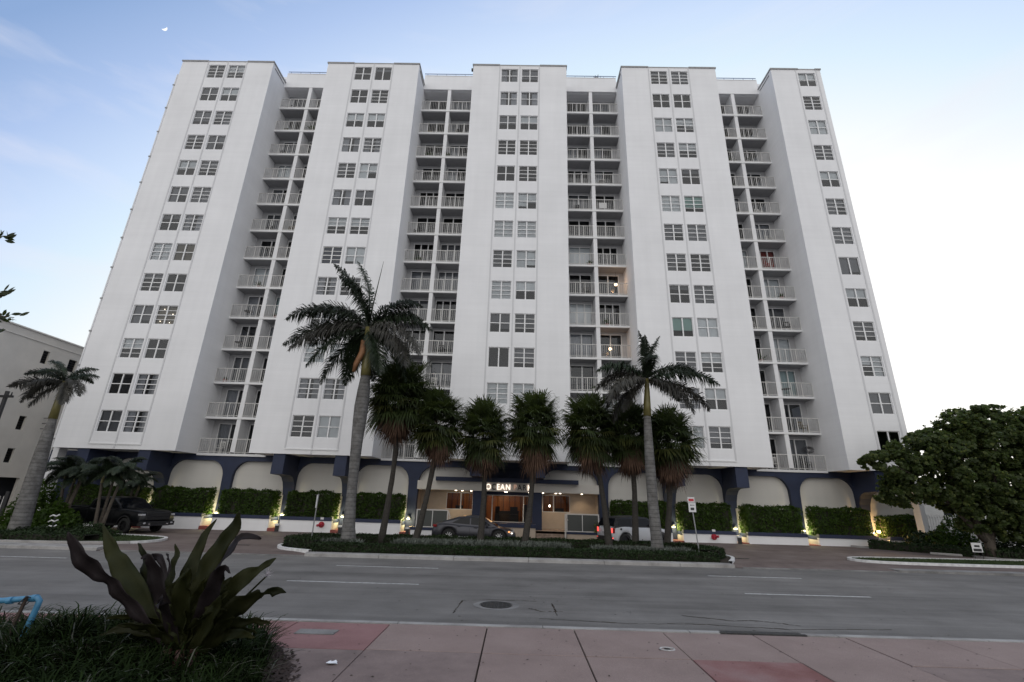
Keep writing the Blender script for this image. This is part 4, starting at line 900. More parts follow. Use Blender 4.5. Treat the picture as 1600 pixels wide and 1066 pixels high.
royal_palm((9.27, -8.5), [(9.3, 0, .36), (9.3, .3, .31), (9.28, 1.0, .275), (9.22, 2.4, .26), (9.2, 4.0, .255), (9.2, 5.5, .225), (9.22, 6.9, .18)],
    [(9.22, 6.85, .21), (9.25, 7.5, .19), (9.3, 8.3, .14), (9.32, 8.9, .1)],
    [(180, 92, 18, 2.9, 0), (0, 84, 30, 2.8, 0), (190, 48, 95, 3.3, 0), (170, 26, 95, 3.3, 1), (205, 8, 90, 3.3, 1), (165, -20, 70, 3.1, 1), (5, 42, 90, 3.5, 0), (345, 24, 72, 4.0, 0), (350, 5, 78, 3.8, 1), (325, -15, 65, 3.4, 1), (150, 10, 95, 3.1, 1), (270, 92, 25, 2.7, 0), (90, 50, 90, 2.6, 0), (270, 65, 110, 2.6, 0), (135, 30, 90, 2.8, 0), (200, -35, 40, 2.6, 1), (30, 15, 85, 2.8, 0)],
    'royal palm with slim straight ringed trunk on the right of the central island', 2)
royal_palm((-23.85, -7), [(-23.85, -.15, .50), (-23.85, .3, .44), (-23.88, 1.3, .40), (-23.95, 2.8, .37), (-24.0, 4.2, .32), (-24.03, 5.3, .26), (-24.05, 6.1, .18)],
    [(-24.05, 6.05, .21), (-24.06, 6.9, .18), (-24.1, 7.9, .12), (-24.1, 8.3, .08)],
    [(175, 70, 80, 2.2, 0), (185, 38, 70, 2.6, 0), (190, 12, 45, 3.0, 1), (200, -12, 70, 2.4, 1), (10, 62, 80, 2.0, 0), (0, 38, 60, 2.2, 0), (345, 5, 85, 2.2, 1), (325, -25, 55, 2.1, 1), (240, 15, 90, 2.0, 1), (90, 45, 90, 2.0, 0), (265, 55, 110, 1.8, 0), (215, -35, 45, 2.0, 1), (130, 20, 80, 2.2, 0)],
    'royal palm at the far left, its ringed grey trunk in front of the beige building', 3)
# ---- cluster palms and shrubs at the left corner
def bushy_palm(base, H, label, seed, stems=3, L=1.5):
    rg = random.Random(seed); r = empty('cluster_palm', (base[0], base[1], gz(base[0])), 0, label, 'palm tree', 'small feather palms by the pickup truck')
    ms = [royal_frond(L, math.radians(a), math.radians(d), seed*9+i, 'royal', .5) for i, (a, d) in enumerate(((75, 100), (50, 110), (28, 95), (5, 80)))]
    for s in range(stems):
        a = s*2.1; dx, dy = .5*math.cos(a)*rg.uniform(.5, 1.2), .4*math.sin(a); h_ = H*rg.uniform(.78, 1.0)
        q = MB(); q.tube([(dx*.3, dy*.3, 0), (dx*.6, dy*.6, h_*.5), (dx, dy, h_)], [.10, .08, .06], 8); q.build('trunk', M['bark'], r)
        q = MB(); q.tube([(dx, dy, h_), (dx*1.02, dy, h_+.5)], [.075, .04], 8); q.build('crownshaft', M['shaft'], r)
        for i in range(11):
            k = i % 4; inst('frond', ms[k], r, (dx, dy, h_+.45), (0, 0, i*2.4+s), rg.uniform(.85, 1.15))
bushy_palm((-24.6, -4.0), 3.1, 'small feather palm cluster left of the pickup truck cab', 5, 4, 1.7)
bushy_palm((-21.4, -4.9), 3.2, 'small feather palm with leaning stem in front of the pickup truck bed', 6, 3, 1.6)
bushy_palm((-22.8, -1.4), 3.0, 'small feather palm beside the wall behind the pickup truck', 7, 2, 1.4)
def shrub(loc, rx, ry, rz, size, n, mt, name, label, seed, cat='shrub', yellow=None):
    rg = np.random.default_rng(seed); d = rg.normal(size=(n, 3)); d /= np.linalg.norm(d, axis=1)[:, None]; d[:, 2] = np.abs(d[:, 2]); ph = rg.uniform(0, 6, 4)
    k = 1+.16*np.sin(d[:, 0]*5+ph[0])+.14*np.sin(d[:, 1]*6+d[:, 2]*5+ph[1]); rr = rg.uniform(.72, 1.03, n)*k
    P = d*np.array([rx, ry, rz])*rr[:, None]; V, F = leaf_cards(P, d, np.full(n, size), rg)
    e_ = empty(name, (loc[0], loc[1], gz(loc[0])+(loc[2] if len(loc) > 2 else 0)), 0, label, cat)
    tag(inst('foliage', np_mesh('foliage', V, F, M[mt]), e_), kind='stuff')
    q = MB()
    for i in range(6): a = i*1.05; q.tube([(0, 0, 0), (rx*.35*math.cos(a), ry*.35*math.sin(a), rz*.45), (rx*.62*math.cos(a), ry*.62*math.sin(a), rz*.72)], [.03, .02, .01], 5)
    q.build('stem', M['twig'], e_); return e_
shrub((-26.6, -3.6), 1.7, 1.1, 2.5, .13, 3600, 'leaf_h', 'shrub', 'tall dark green shrub right of the far left royal palm', 41)
shrub((-23.6, -5.2), 1.1, .9, 1.5, .13, 1800, 'leaf_h', 'shrub', 'leafy shrub behind the left island at the rear of the pickup', 42)
shrub((-20.6, -6.4), 1.9, .9, .62, .07, 2600, 'leaf_i', 'shrub', 'clipped mounded shrub in front of the pickup truck door', 43)
shrub((-22.2, -7.6), 1.3, .8, .55, .07, 1900, 'leaf_i', 'shrub', 'clipped mounded shrub right of the far left palm trunk base', 44)
shrub((-20.8, 1.75, .5), 1.2, .6, 1.25, .13, 1500, 'leaf_h', 'shrub', 'loose bush against the wall above the pickup truck cab', 45)
shrub((29.3, -.5), 1.6, 1.0, 1.15, .11, 2000, 'leaf_i', 'shrub', 'dark round shrub at the right end of the arcade wall', 46)
shrub((29.6, -1.6), 1.4, 1.2, 1.8, .12, 2200, 'leaf_h', 'shrub', 'upright shrub in front of the white picket railing', 47)
shrub((31.5, -3.8), 2.2, 1.3, 1.1, .09, 2600, 'leaf_i', 'shrub', 'wide dark shrub beside the sea grape trunk', 48)
shrub((36.5, -3.5), 2.8, 1.4, 1.6, .12, 2600, 'leaf_i', 'shrub', 'wide dark shrub at the far right under the sea grape', 49)
shrub((8.0, 1.15, .46), .28, .25, .75, .1, 260, 'grape_y', 'potted_plant', 'yellowish green plant beside the entrance railing', 50, 'plant')
# ---- sea grape tree
tr = empty('sea_grape_tree', (28.9, -4.6, gz(29)), 0, 'large spreading sea grape tree with round leaves at the right edge', 'tree')
q = MB(); q.sm = True
for pts, rd in (([(0, 0, -.1), (.1, 0, .8), (-.2, .1, 1.8), (-.5, .1, 2.9), (-1.1, 0, 4.3)], [.3, .23, .2, .16, .09]),
                ([(0.05, 0, .4), (.5, .1, 1.6), (1.2, .2, 3.0), (1.7, .1, 5.0), (2.2, 0, 6.6)], [.22, .2, .17, .12, .06]),
                ([(-.1, 0, .9), (-1.0, -.2, 1.9), (-2.0, -.3, 3.1), (-3.4, -.3, 4.3), (-4.6, -.3, 4.9)], [.17, .13, .1, .07, .03]),
                ([(.5, .1, 1.6), (1.9, -.2, 2.5), (3.4, -.3, 3.7), (5.0, 0, 5.0)], [.15, .12, .09, .05]), ([(-.5, .1, 2.9), (.2, .5, 4.4), (.6, .6, 6.3)], [.12, .08, .04]),
                ([(-.2, .1, 1.8), (-1.2, .8, 2.8), (-2.2, 1.2, 4.5)], [.12, .09, .04])): q.tube(pts, rd, 9)
q.build('trunk', M['bark'], tr)
BL = [(-3.9, -.2, 4.85, 1.5, 1.2, .8), (-5.1, -.2, 5.3, .85, .6, .38), (-2.4, -.1, 5.7, 1.7, 1.5, 1.05), (-3.4, .2, 3.7, 1.3, 1.3, .9), (-1.9, .0, 4.2, 1.9, 1.7, 1.5), (-.4, 0, 5.9, 2.1, 1.8, 1.5), (.6, 0, 7.2, 1.5, 1.4, 1.0), (2.1, 0, 7.6, 1.5, 1.4, .95), (1.9, 0, 6.0, 2.5, 2.1, 1.7), (4.4, 0, 6.9, 2.2, 1.9, 1.4), (6.5, 0, 7.0, 2.2, 2, 1.6), (5.0, 0, 4.9, 2.6, 2.2, 1.8), (2.2, -.2, 4.2, 2.5, 2.1, 1.5), (0, -.3, 3.6, 2.0, 1.8, 1.2), (7.6, 0, 4.6, 2.4, 2.2, 2.0), (3.6, -.2, 2.9, 2.0, 1.7, .9), (-.9, -.2, 2.9, 1.2, 1.2, .7), (6.5, .2, 2.8, 2.0, 1.8, 1.0), (1.0, -.3, 2.8, 1.4, 1.2, .7), (-1.7, -.1, 6.55, .8, .8, .45), (8.5, 0, 6.6, 1.8, 1.8, 1.5), (2.4, -.5, 1.7, 1.5, 1.0, .9), (5.0, -.4, 1.6, 1.9, 1.1, 1.1), (7.8, -.3, 2.2, 1.9, 1.4, 1.6), (-.3, -.3, 2.0, .9, .9, .7), (1.1, -.5, 1.5, .9, .8, .7), (-4.3, .1, 3.2, .8, .9, .7)]
PP = []; NN = []
_r = random.Random(21)
for bl_ in list(BL):
    for _ in range(6):
        a_, e_ = _r.uniform(0, 6.28), _r.uniform(-.5, 1.4); s_ = _r.uniform(.16, .42)
        BL.append((bl_[0]+bl_[3]*math.cos(a_)*math.cos(e_)*1.1, bl_[1]+bl_[4]*math.sin(a_)*math.cos(e_), bl_[2]+bl_[5]*math.sin(e_)*1.12, s_*1.2, s_, s_*.6))
for cx, cy, cz, rx, ry, rz in BL:
    n = int(900*(rx*rz+rx*ry+ry*rz)**.95); d = rng.normal(size=(n, 3)); d /= np.linalg.norm(d, axis=1)[:, None]
    k = 1+.26*np.sin(d[:, 0]*4.3+cx)*np.sin(d[:, 2]*4.7+cz)+.16*np.sin(d[:, 1]*6+d[:, 0]*8+cx*3)+.10*np.sin(d[:, 2]*13+d[:, 0]*11)
    rr = rng.uniform(.55, 1.0, n)**.55*k; PP.append(np.array([cx, cy, cz])+d*np.array([rx, ry, rz])*rr[:, None]); NN.append(d+np.array([0, 0, .5]))
PP = np.concatenate(PP); NN = np.concatenate(NN)
# clump: pull leaves towards nearby cluster centres so gaps open between them
ci = rng.integers(0, len(PP), 1500); Cc = PP[ci]
for s0 in range(0, len(PP), 4000):
    A = PP[s0:s0+4000]; dd = ((A[:, None]-Cc[None])**2).sum(-1); j = dd.argmin(1); PP[s0:s0+4000] = A+(Cc[j]-A)*.36
def round_leaves(P, Nn, size, rg, y=0.14):
    n = len(P); R_ = rg.normal(size=(n, 3))*.8+Nn; R_ /= np.linalg.norm(R_, axis=1)[:, None]; a = np.cross(R_, rg.normal(size=(n, 3))); a /= np.linalg.norm(a, axis=1)[:, None]; b_ = np.cross(R_, a); s = (size*rg.uniform(.6, 1.25, n))[:, None]
    ring = [P+s*(a*math.cos(t)+b_*math.sin(t))+R_*s*.18*(math.cos(2*t)) for t in np.arange(6)*math.pi/3]
    V = np.stack(ring, 1).reshape(-1, 3); F = np.arange(n)[:, None]*6+np.arange(6)[None]; mi = (rg.uniform(size=n) < y).astype(int); return V, F, mi
V, F, mi = round_leaves(PP, NN, np.full(len(PP), .078), rng)
tag(inst('crown', np_mesh('crown', V, F, [M['grape'], M['grape_y']], mi), tr), kind='stuff')
print('grape leaves', len(PP))
# ---- tree overhanging at the left frame edge
st = empty('overhanging_tree', (-8.6, -26.4, gz(-8.6)), 0, 'dark leafy twigs of a tree reaching in at the left edge against the sky', 'tree')
q = MB(); q.sm = True; q.tube([(0, 0, -.1), (.05, 0, 2), (-.1, .1, 4.2), (-.3, .1, 6.5)], [.16, .13, .1, .05], 10)
for pts in ([(-.05, 0, 3.4), (.8, .1, 4.5), (1.5, .2, 5.0), (2.1, .35, 5.22), (2.45, .4, 5.2)], [(-.1, .1, 4.2), (.9, .2, 5.1), (1.7, .35, 5.5), (2.15, .4, 5.62)], [(0, 0, 3.0), (.9, .1, 4.1), (1.6, .25, 4.55), (2.1, .3, 4.62)], [(0, 0, 3.2), (1.2, .2, 4.5), (1.9, .3, 4.85), (2.25, .35, 4.85)]): q.tube(pts, [.05, .035, .02, .012, .006][:len(pts)], 6)
q.build('trunk', M['bark'], st)
def twig_leaves(tips, seed):
    rg = random.Random(seed); m = MB()
    for (x, y, z, n, ln) in tips:
        for i in range(n):
            d = Vector((rg.uniform(-.1, 1), rg.uniform(-.5, .5), rg.uniform(-.35, .75))).normalized(); p = Vector((x+rg.uniform(-.25, .06), y+rg.uniform(-.06, .06), z+rg.uniform(-.05, .05))); sd = d.cross(Vector((rg.uniform(-.5, .5), 1, rg.uniform(-.5, .5)))).normalized()*ln*.17
            m.poly([p, p+d*ln*.35+sd, p+d*ln*.7+sd*.9, p+d*ln, p+d*ln*.7-sd*.9, p+d*ln*.35-sd])
    return m
tips = [(2.45, .4, 5.2, 9, .15), (2.25, .38, 5.18, 7, .15), (2.15, .4, 5.62, 9, .15), (1.95, .38, 5.6, 6, .15), (2.1, .3, 4.62, 12, .2), (1.9, .3, 4.6, 12, .2), (2.25, .35, 4.85, 14, .2), (2.0, .32, 4.86, 12, .2)]
for i in range(60): tips.append((random.Random(i).uniform(-1.6, .9), random.Random(i+99).uniform(-1.2, 1.2), random.Random(i+50).uniform(4.2, 7.3), 12, .2))
tag(twig_leaves(tips, 5).build('crown', M['fan'], st), kind='stuff')

# ---- foreground bed: strap grass, mulch, giant spider lily
def mound(x, y): return gz(x)+.42*np.exp(-(((x+3.75)/.85)**2+((y+25.9)/.9)**2)**1.2)+.16*np.exp(-(((x+2.4)/1.1)**2+((y+26.2)/1.3)**2)**1.3)
gx = np.linspace(-12, -.35, 60); gy = np.linspace(-33, -22.9, 60)
def in_bed(x, y): return (y < -23.15-.0*x) & (x < -.75-.62*(y+24.2)*(y > -25.2)*(1) - .0) if False else ((x < (-1.35-.16*(np.minimum(y, -23.4)+23.4)*-2.2)) & (y < -23.45)) 
PB = smooth([(-5.4, -23.6), (-4.6, -24.0), (-3.5, -23.75), (-2.6, -23.55), (-2.0, -23.8), (-1.5, -24.3), (-1.05, -25.0), (-.75, -25.7), (-.5, -27), (-.4, -29), (-.5, -32.3), (-9, -32.3), (-11, -28), (-9, -24.4), (-6.3, -24.0)], 3)
q = MB(); P_ = PB[:-1]
q.poly([(a, b_, gz(a)+.012) for a, b_ in reversed(P_)]); tag(q.build('planting_bed', M['soil']), kind='structure')
def inside(P, x, y):
    ins = np.zeros(len(x), bool); j = len(P)-1
    for i in range(len(P)):
        c = ((P[i][1] > y) != (P[j][1] > y)) & (x < (P[j][0]-P[i][0])*(y-P[i][1])/(P[j][1]-P[i][1]+1e-9)+P[i][0]); ins ^= c; j = i
    return ins
rg = np.random.default_rng(77); n = 2300; x = rg.uniform(-10, -.4, n); y = rg.uniform(-30.5, -23.4, n); k = inside(P_, x, y)
x, y = x[k], y[k]
edge = x - np.interp(-y, [23.5, 24.3, 25.0, 25.7, 27, 29, 32], [-2.2, -1.5, -1.05, -.75, -.5, -.4, -.5]); k = edge < -.30; x, y = x[k], y[k]
bl = 26; m = len(x)*bl; bx = np.repeat(x, bl)+rg.normal(size=m)*.06; by = np.repeat(y, bl)+rg.normal(size=m)*.06; a = rg.uniform(0, 2*np.pi, m); h_ = rg.uniform(.22, .50, m)*rg.uniform(.75, 1.15, len(x)).repeat(bl); reach = h_*rg.uniform(.35, 1.25, m)
dx, dy = np.cos(a), np.sin(a); z0 = mound(bx, by); L4 = []
for t, ww in ((0, .8), (.35, 1), (.65, .9), (.88, .6), (1, .06)):
    px_ = bx+dx*reach*t**1.3; py_ = by+dy*reach*t**1.3; pz_ = z0+h_*(1.75*t-1.05*t*t)*1.2; w = np.stack([-dy, dx, 0*dx], 1)*.0085*ww
    c = np.stack([px_, py_, pz_], 1); L4 += [c-w, c+w]
V = np.stack(L4, 1).reshape(-1, 3); i = np.arange(m)[:, None]*10; F = np.concatenate([i+np.array([[2*s, 2*s+1, 2*s+3, 2*s+2]]) for s in range(4)], 0)
M['strap'] = mat('strap_grass', (.012, .022, .005), .85, var=.55, vscale=3, spec=.08); M['strap_l'] = mat('pale_strap_grass', (.05, .052, .035), .5)
mi = np.tile((rg.uniform(size=m) < .06).astype(int), 4)
o = link(bpy.data.objects.new('border_grass', np_mesh('border_grass', V, F, [M['strap'], M['strap_l']], mi))); tag(o, 'dark arching strap-leaf grass filling the foreground bed', 'grass', kind='stuff')
gxx, gyy = np.meshgrid(np.linspace(-9.5, -.9, 50), np.linspace(-31, -23.9, 50)); zz = mound(gxx, gyy)+.0; zz = np.where(inside(P_, gxx.ravel(), gyy.ravel()).reshape(gxx.shape), zz, gz(gxx)-.05)
Vg = np.stack([gxx, gyy, zz+.016], -1).reshape(-1, 3); ii = np.arange(49*50).reshape(49, 50)[:, :49].ravel()[:, None]; Fg = ii+np.array([[0, 1, 51, 50]]); gi = inside(P_, gxx.ravel()+.12, gyy.ravel()); Fg = Fg[gi[Fg].all(1)]
o = link(bpy.data.objects.new('soil_mound', np_mesh('soil_mound', Vg, Fg, M['soil'], smooth=True))); tag(o, kind='structure')
q = MB(); rr_ = random.Random(8)     # bark mulch
for i in range(3600):
    y_ = rr_.uniform(-29, -24.0); e_ = float(np.interp(-y_, [23.5, 24.3, 25.0, 25.7, 27, 29, 32], [-2.2, -1.5, -1.05, -.75, -.5, -.4, -.5])); x_ = e_+(.06-abs(rr_.gauss(0, .38)) if rr_.random() < .93 else rr_.uniform(0, .22)); s = rr_.uniform(.014, .04); z_ = float(mound(x_, y_))+.02+rr_.uniform(0, .03)
    a = rr_.uniform(0, 3.1); c, sn = math.cos(a)*s*1.6, math.sin(a)*s*1.6; t = rr_.uniform(-.012, .012)
    q.quad((x_-c, y_-sn, z_+t), (x_+sn*.4, y_-c*.4, z_), (x_+c, y_+sn, z_-t+.01), (x_-sn*.4, y_+c*.4, z_+.015))
tag(q.build('bark_mulch', mat('mulch', (.035, .022, .018), .9, var=.5, vscale=30)), 'dark bark mulch spilling along the bed edge', 'mulch', kind='stuff')
LEAVES = [([(-2.2, -26.0, 0.4, 0.069), (-2.46, -26.07, 0.69, 0.104), (-2.7, -26.14, 0.92, 0.209), (-2.95, -26.21, 1.16, 0.233), (-3.11, -26.29, 1.33, 0.174), (-3.31, -26.36, 1.47, 0.289), (-3.49, -26.43, 1.65, 0.254), (-3.66, -26.5, 1.91, 0.014)], 20), ([(-2.2, -26.0, 0.4, 0.069), (-2.54, -25.95, 0.74, 0.142), (-2.84, -25.9, 1.0, 0.217), (-3.2, -25.85, 1.31, 0.272), (-3.45, -25.8, 1.5, 0.201), (-3.63, -25.75, 1.67, 0.179), (-3.88, -25.7, 1.96, 0.01)], -30), ([(-2.15, -26.0, 0.4, 0.069), (-2.52, -25.9, 0.82, 0.191), (-2.82, -25.8, 1.09, 0.234), (-3.03, -25.7, 1.38, 0.203), (-3.23, -25.6, 1.6, 0.13), (-3.42, -25.5, 1.69, 0.016)], 30), ([(-2.1, -26.0, 0.4, 0.069), (-2.31, -26.06, 0.82, 0.21), (-2.44, -26.12, 1.11, 0.259), (-2.55, -26.18, 1.39, 0.26), (-2.66, -26.24, 1.6, 0.118), (-2.72, -26.3, 1.58, 0.019)], 10), ([(-2.06, -26.0, 0.41, 0.069), (-2.28, -25.96, 0.8, 0.142), (-2.43, -25.92, 1.08, 0.169), (-2.52, -25.88, 1.33, 0.185), (-2.53, -25.84, 1.55, 0.15), (-2.64, -25.8, 1.73, 0.01)], 35), ([(-2.01, -26.0, 0.41, 0.069), (-2.19, -25.92, 0.79, 0.167), (-2.28, -25.83, 1.07, 0.244), (-2.35, -25.75, 1.36, 0.238), (-2.36, -25.67, 1.59, 0.154), (-2.36, -25.58, 1.84, 0.118), (-2.28, -25.5, 2.07, 0.011)], -25), ([(-1.98, -26.0, 0.37, 0.081), (-1.99, -26.03, 0.78, 0.187), (-1.97, -26.07, 1.16, 0.261), (-1.89, -26.1, 1.47, 0.323), (-1.73, -26.13, 1.77, 0.29), (-1.58, -26.17, 2.02, 0.207), (-1.56, -26.2, 2.23, 0.01)], 15), ([(-1.98, -26.0, 0.37, 0.081), (-1.97, -25.94, 0.76, 0.189), (-1.97, -25.89, 1.09, 0.267), (-1.93, -25.83, 1.39, 0.273), (-1.84, -25.77, 1.63, 0.202), (-1.71, -25.71, 1.84, 0.116), (-1.48, -25.66, 1.83, 0.052), (-1.5, -25.6, 1.81, 0.01)], 40), ([(-1.95, -26.0, 0.37, 0.081), (-1.87, -26.1, 0.76, 0.185), (-1.74, -26.2, 1.07, 0.208), (-1.63, -26.3, 1.35, 0.185), (-1.51, -26.4, 1.52, 0.115), (-1.34, -26.5, 1.47, 0.009)], -30), ([(-1.95, -26.0, 0.35, 0.08), (-1.86, -25.96, 0.64, 0.188), (-1.76, -25.91, 0.91, 0.227), (-1.63, -25.87, 1.16, 0.28), (-1.47, -25.83, 1.33, 0.26), (-1.32, -25.79, 1.43, 0.1), (-1.24, -25.74, 1.5, 0.113), (-1.15, -25.7, 1.57, 0.01)], 10), ([(-1.94, -26.0, 0.33, 0.08), (-1.74, -26.06, 0.59, 0.184), (-1.53, -26.11, 0.85, 0.255), (-1.31, -26.17, 1.05, 0.267), (-1.05, -26.23, 1.18, 0.139), (-0.95, -26.29, 1.21, 0.041), (-0.8, -26.34, 1.26, 0.137), (-0.61, -26.4, 1.25, 0.009)], -15), ([(-2.0, -26.0, 0.37, 0.069), (-2.0, -25.98, 0.68, 0.117), (-1.98, -25.96, 0.93, 0.167), (-1.88, -25.94, 1.08, 0.18), (-1.76, -25.92, 1.16, 0.121), (-1.69, -25.9, 1.2, 0.01)], 50), ([(-2.08, -26.0, 0.41, 0.069), (-2.14, -26.18, 0.73, 0.16), (-2.18, -26.35, 1.0, 0.18), (-2.15, -26.52, 1.13, 0.133), (-2.05, -26.7, 1.07, 0.009)], 0), ([(-2.06, -26.0, 0.41, 0.069), (-2.03, -26.12, 0.72, 0.184), (-2.04, -26.24, 0.98, 0.252), (-2.01, -26.36, 1.25, 0.251), (-1.9, -26.48, 1.41, 0.135), (-1.81, -26.6, 1.53, 0.009)], -10), ([(-2.1, -26.0, 0.4, 0.069), (-2.48, -25.86, 0.64, 0.191), (-2.77, -25.72, 0.86, 0.246), (-3.01, -25.58, 1.0, 0.202), (-3.24, -25.44, 1.16, 0.13), (-3.43, -25.3, 1.32, 0.011)], 25), ([(-1.97, -26.0, 0.35, 0.08), (-1.76, -26.15, 0.65, 0.205), (-1.59, -26.3, 0.89, 0.248), (-1.45, -26.45, 1.08, 0.178), (-1.35, -26.6, 1.23, 0.009)], 20), ([(-2.03, -26.0, 0.39, 0.069), (-2.2, -25.98, 0.64, 0.211), (-2.3, -25.96, 0.88, 0.285), (-2.36, -25.94, 1.13, 0.266), (-2.34, -25.92, 1.28, 0.122), (-2.35, -25.9, 1.36, 0.01)], -40), ([(-1.95, -26.0, 0.35, 0.08), (-1.98, -25.9, 0.58, 0.213), (-2.05, -25.8, 0.79, 0.291), (-2.11, -25.7, 0.96, 0.248), (-2.19, -25.6, 1.12, 0.152), (-2.25, -25.5, 1.22, 0.01)], 0), ([(-2.09, -26.0, 0.37, 0.069), (-2.46, -25.95, 0.54, 0.141), (-2.73, -25.9, 0.69, 0.19), (-2.94, -25.85, 0.79, 0.145), (-3.13, -25.8, 0.86, 0.01)], 30), ([(-1.9, -26.0, 0.33, 0.08), (-1.72, -26.05, 0.51, 0.184), (-1.59, -26.1, 0.68, 0.207), (-1.46, -26.15, 0.82, 0.138), (-1.33, -26.2, 0.9, 0.009)], -35), ([(-2.22, -26.0, 0.4, 0.069), (-2.53, -25.88, 0.98, 0.097), (-2.69, -25.76, 1.29, 0.075), (-2.9, -25.64, 1.5, 0.128), (-3.1, -25.52, 1.51, 0.104), (-3.21, -25.4, 1.44, 0.011)], 0), ([(-2.01, -26.0, 0.39, 0.069), (-2.48, -25.85, 1.07, 0.098), (-2.71, -25.7, 1.44, 0.056), (-2.87, -25.55, 1.53, 0.068), (-3.01, -25.4, 1.54, 0.011)], 20)]
M['lily'] = mat('lily_leaf', (.010, .0125, .0035), .6, var=.5, vscale=2.2, obj=.35, col2=(.020, .021, .006), spec=.12); M['lily_d'] = mat('purple_lily_leaf', (.016, .012, .013), .6, spec=.15, var=.4, vscale=4, obj=.2)
ly = empty('spider_lily', (-2.05, -26, .2), 0, 'giant spider lily with broad upright purple-green leaves in the foreground bed', 'plant')
def strap_leaf(pts, tw, mt, seed):
    rg = random.Random(seed); P = [Vector(p[:3])-Vector((-2.05, -26, .2)) for p in pts]; Wd = [p[3] for p in pts]; n = len(P); out = []; K = 4
    for i in range(n-1):
        p0, p1, p2, p3 = [P[max(0, min(n-1, j))] for j in (i-1, i, i+1, i+2)]
        for s in range(K):
            t = s/K; c = .5*((2*p1)+(-p0+p2)*t+(2*p0-5*p1+4*p2-p3)*t*t+(-p0+3*p1-3*p2+p3)*t**3); out.append((c, Wd[i]*(1-t)+Wd[i+1]*t))
    out.append((P[-1], Wd[-1])); q = MB(); q.sm = True; m = len(out); ph = rg.uniform(0, 6)
    for i, (c, w) in enumerate(out):
        tg = (out[min(i+1, m-1)][0]-out[max(i-1, 0)][0]).normalized(); view = Vector((0, 1, 0)); sd = tg.cross(view).normalized(); nr = sd.cross(tg).normalized()
        al = math.radians(tw)*math.sin(math.pi*i/m)+.0; s2 = sd*math.cos(al)+nr*math.sin(al); n2 = s2.cross(tg).normalized(); hw = w*.44/max(.8, abs(math.cos(al)))
        wv = .034*math.sin(i*1.1+ph)*min(1, w*6); wv2 = .034*math.sin(i*1.3+ph+2)*min(1, w*6)
        for f, dp, e_ in ((-1, .16, wv), (-.5, .05, wv*.4), (0, -.03, 0), (.5, .05, wv2*.4), (1, .16, wv2)): q.v.append(tuple(c+s2*hw*f-n2*hw*dp*1.4+n2*e_+s2*e_*.4*(1 if f else 0)))
    for i in range(m-1):
        for j in range(4): b_ = i*5+j; q.f.append((b_, b_+1, b_+6, b_+5)); q.m.append(0)
    o = q.build('leaf', M[mt], ly); md = o.modifiers.new('thick', 'SOLIDIFY'); md.thickness = .004; md.offset = 0
rr_ = random.Random(15)
for i in range(30):
    a = rr_.uniform(-1.25, 1.25); L_ = rr_.uniform(.75, 1.35); dyy = rr_.uniform(-.45, .45); w_ = rr_.uniform(.16, .27); bx_ = -2.05+rr_.uniform(-.16, .16)
    pts = [(bx_+math.sin(a*(.5+.5*t))*L_*t, -26+dyy*t+rr_.uniform(-.03, .03), .38+math.cos(a*(.5+.6*t))*L_*t*(1-.12*t), w_*f) for t, f in ((0, .35), (.2, .6), (.42, 1), (.62, .8), (.8, .55), (.92, .35), (1, .04))]
    LEAVES.append((pts, rr_.uniform(-60, 60)))
for i, (pts, tw) in enumerate(LEAVES): strap_leaf(pts, tw, 'lily_d' if i in (0, 3, 7, 8, 12, 20, 21, 24, 29, 33) else 'lily', i)
q = MB(); q.sm = True
for a in range(7): q.tube([(.10*math.cos(a), .1*math.sin(a), -.25), (.16*math.cos(a), .12*math.sin(a), .05), (.2*math.cos(a)-.02, .12*math.sin(a), .28)], [.10, .085, .05], 8)
q.build('stem', mat('red_stem', (.075, .03, .025), .6, var=.5), ly)
sp = MB(); c = Vector((.78, .35, 1.12)); rr_ = random.Random(4)      # the spidery pale flower head
for i in range(46):
    a, e_ = rr_.uniform(0, 6.28), rr_.uniform(-.1, 1.2); d = Vector((math.cos(a)*math.cos(e_), math.sin(a)*math.cos(e_), math.sin(e_))); sd = d.cross(Vector((.3, .2, 1))).normalized()*.0028
    L_ = rr_.uniform(.09, .16); sp.quad(c-sd, c+sd, c+d*L_*.6+sd, c+d*L_*.6-sd); sp.poly([c+d*L_*.6-sd, c+d*L_*.6+sd, c+d*L_+Vector((0, 0, -.02))])
sp.build('flower', mat('pale_petal', (.5, .44, .46), .7), ly)
q = MB(); q.tube([(.1, 0, .1), (.35, .2, .6), (.78, .35, 1.12)], [.022, .018, .012], 6); q.build('flower_stalk', M['lily'], ly)

# ================================================================ VEHICLES
M['paint_g'] = mat('grey_car_paint', (.060, .060, .070), .28, .55); M['paint_k'] = mat('black_car_paint', (.004, .0045, .006), .3, 0, spec=.3); M['paint_w'] = mat('white_car_paint', (.55, .56, .58), .3)
M['cglass'] = mat('car_glass', (.006, .007, .009), .08, spec=.25); M['alloy'] = mat('alloy', (.75, .75, .76), .4, .2); M['dalloy'] = mat('dark_alloy', (.05, .05, .055), .4, .7)
M['trim'] = mat('black_trim', (.015, .015, .016), .5); M['chrome'] = mat('chrome', (.6, .6, .62), .15, 1.); M['hlamp'] = mat('headlamp_glass', (.5, .5, .52), .12, .3); M['tail'] = mat('tail_lamp_glass', (.22, .008, .01), .25)
M['tail_on'] = emit_mat('lit_tail_lamp', (1, .10, .08), 1.5); M['amber_on'] = emit_mat('lit_amber_lamp', (1, .42, .14), 1.6); M['head_on'] = emit_mat('lit_head_lamp', (1, .88, .72), 4)
def interp(P, x):
    if x <= P[0][0]: return P[0][1]
    for (a, b_), (c, d_) in zip(P, P[1:]):
        if x <= c: t = (x-a)/(c-a+1e-9); t = t*t*(3-2*t)*.5+t*.5; return b_+(d_-b_)*t
    return P[-1][1]
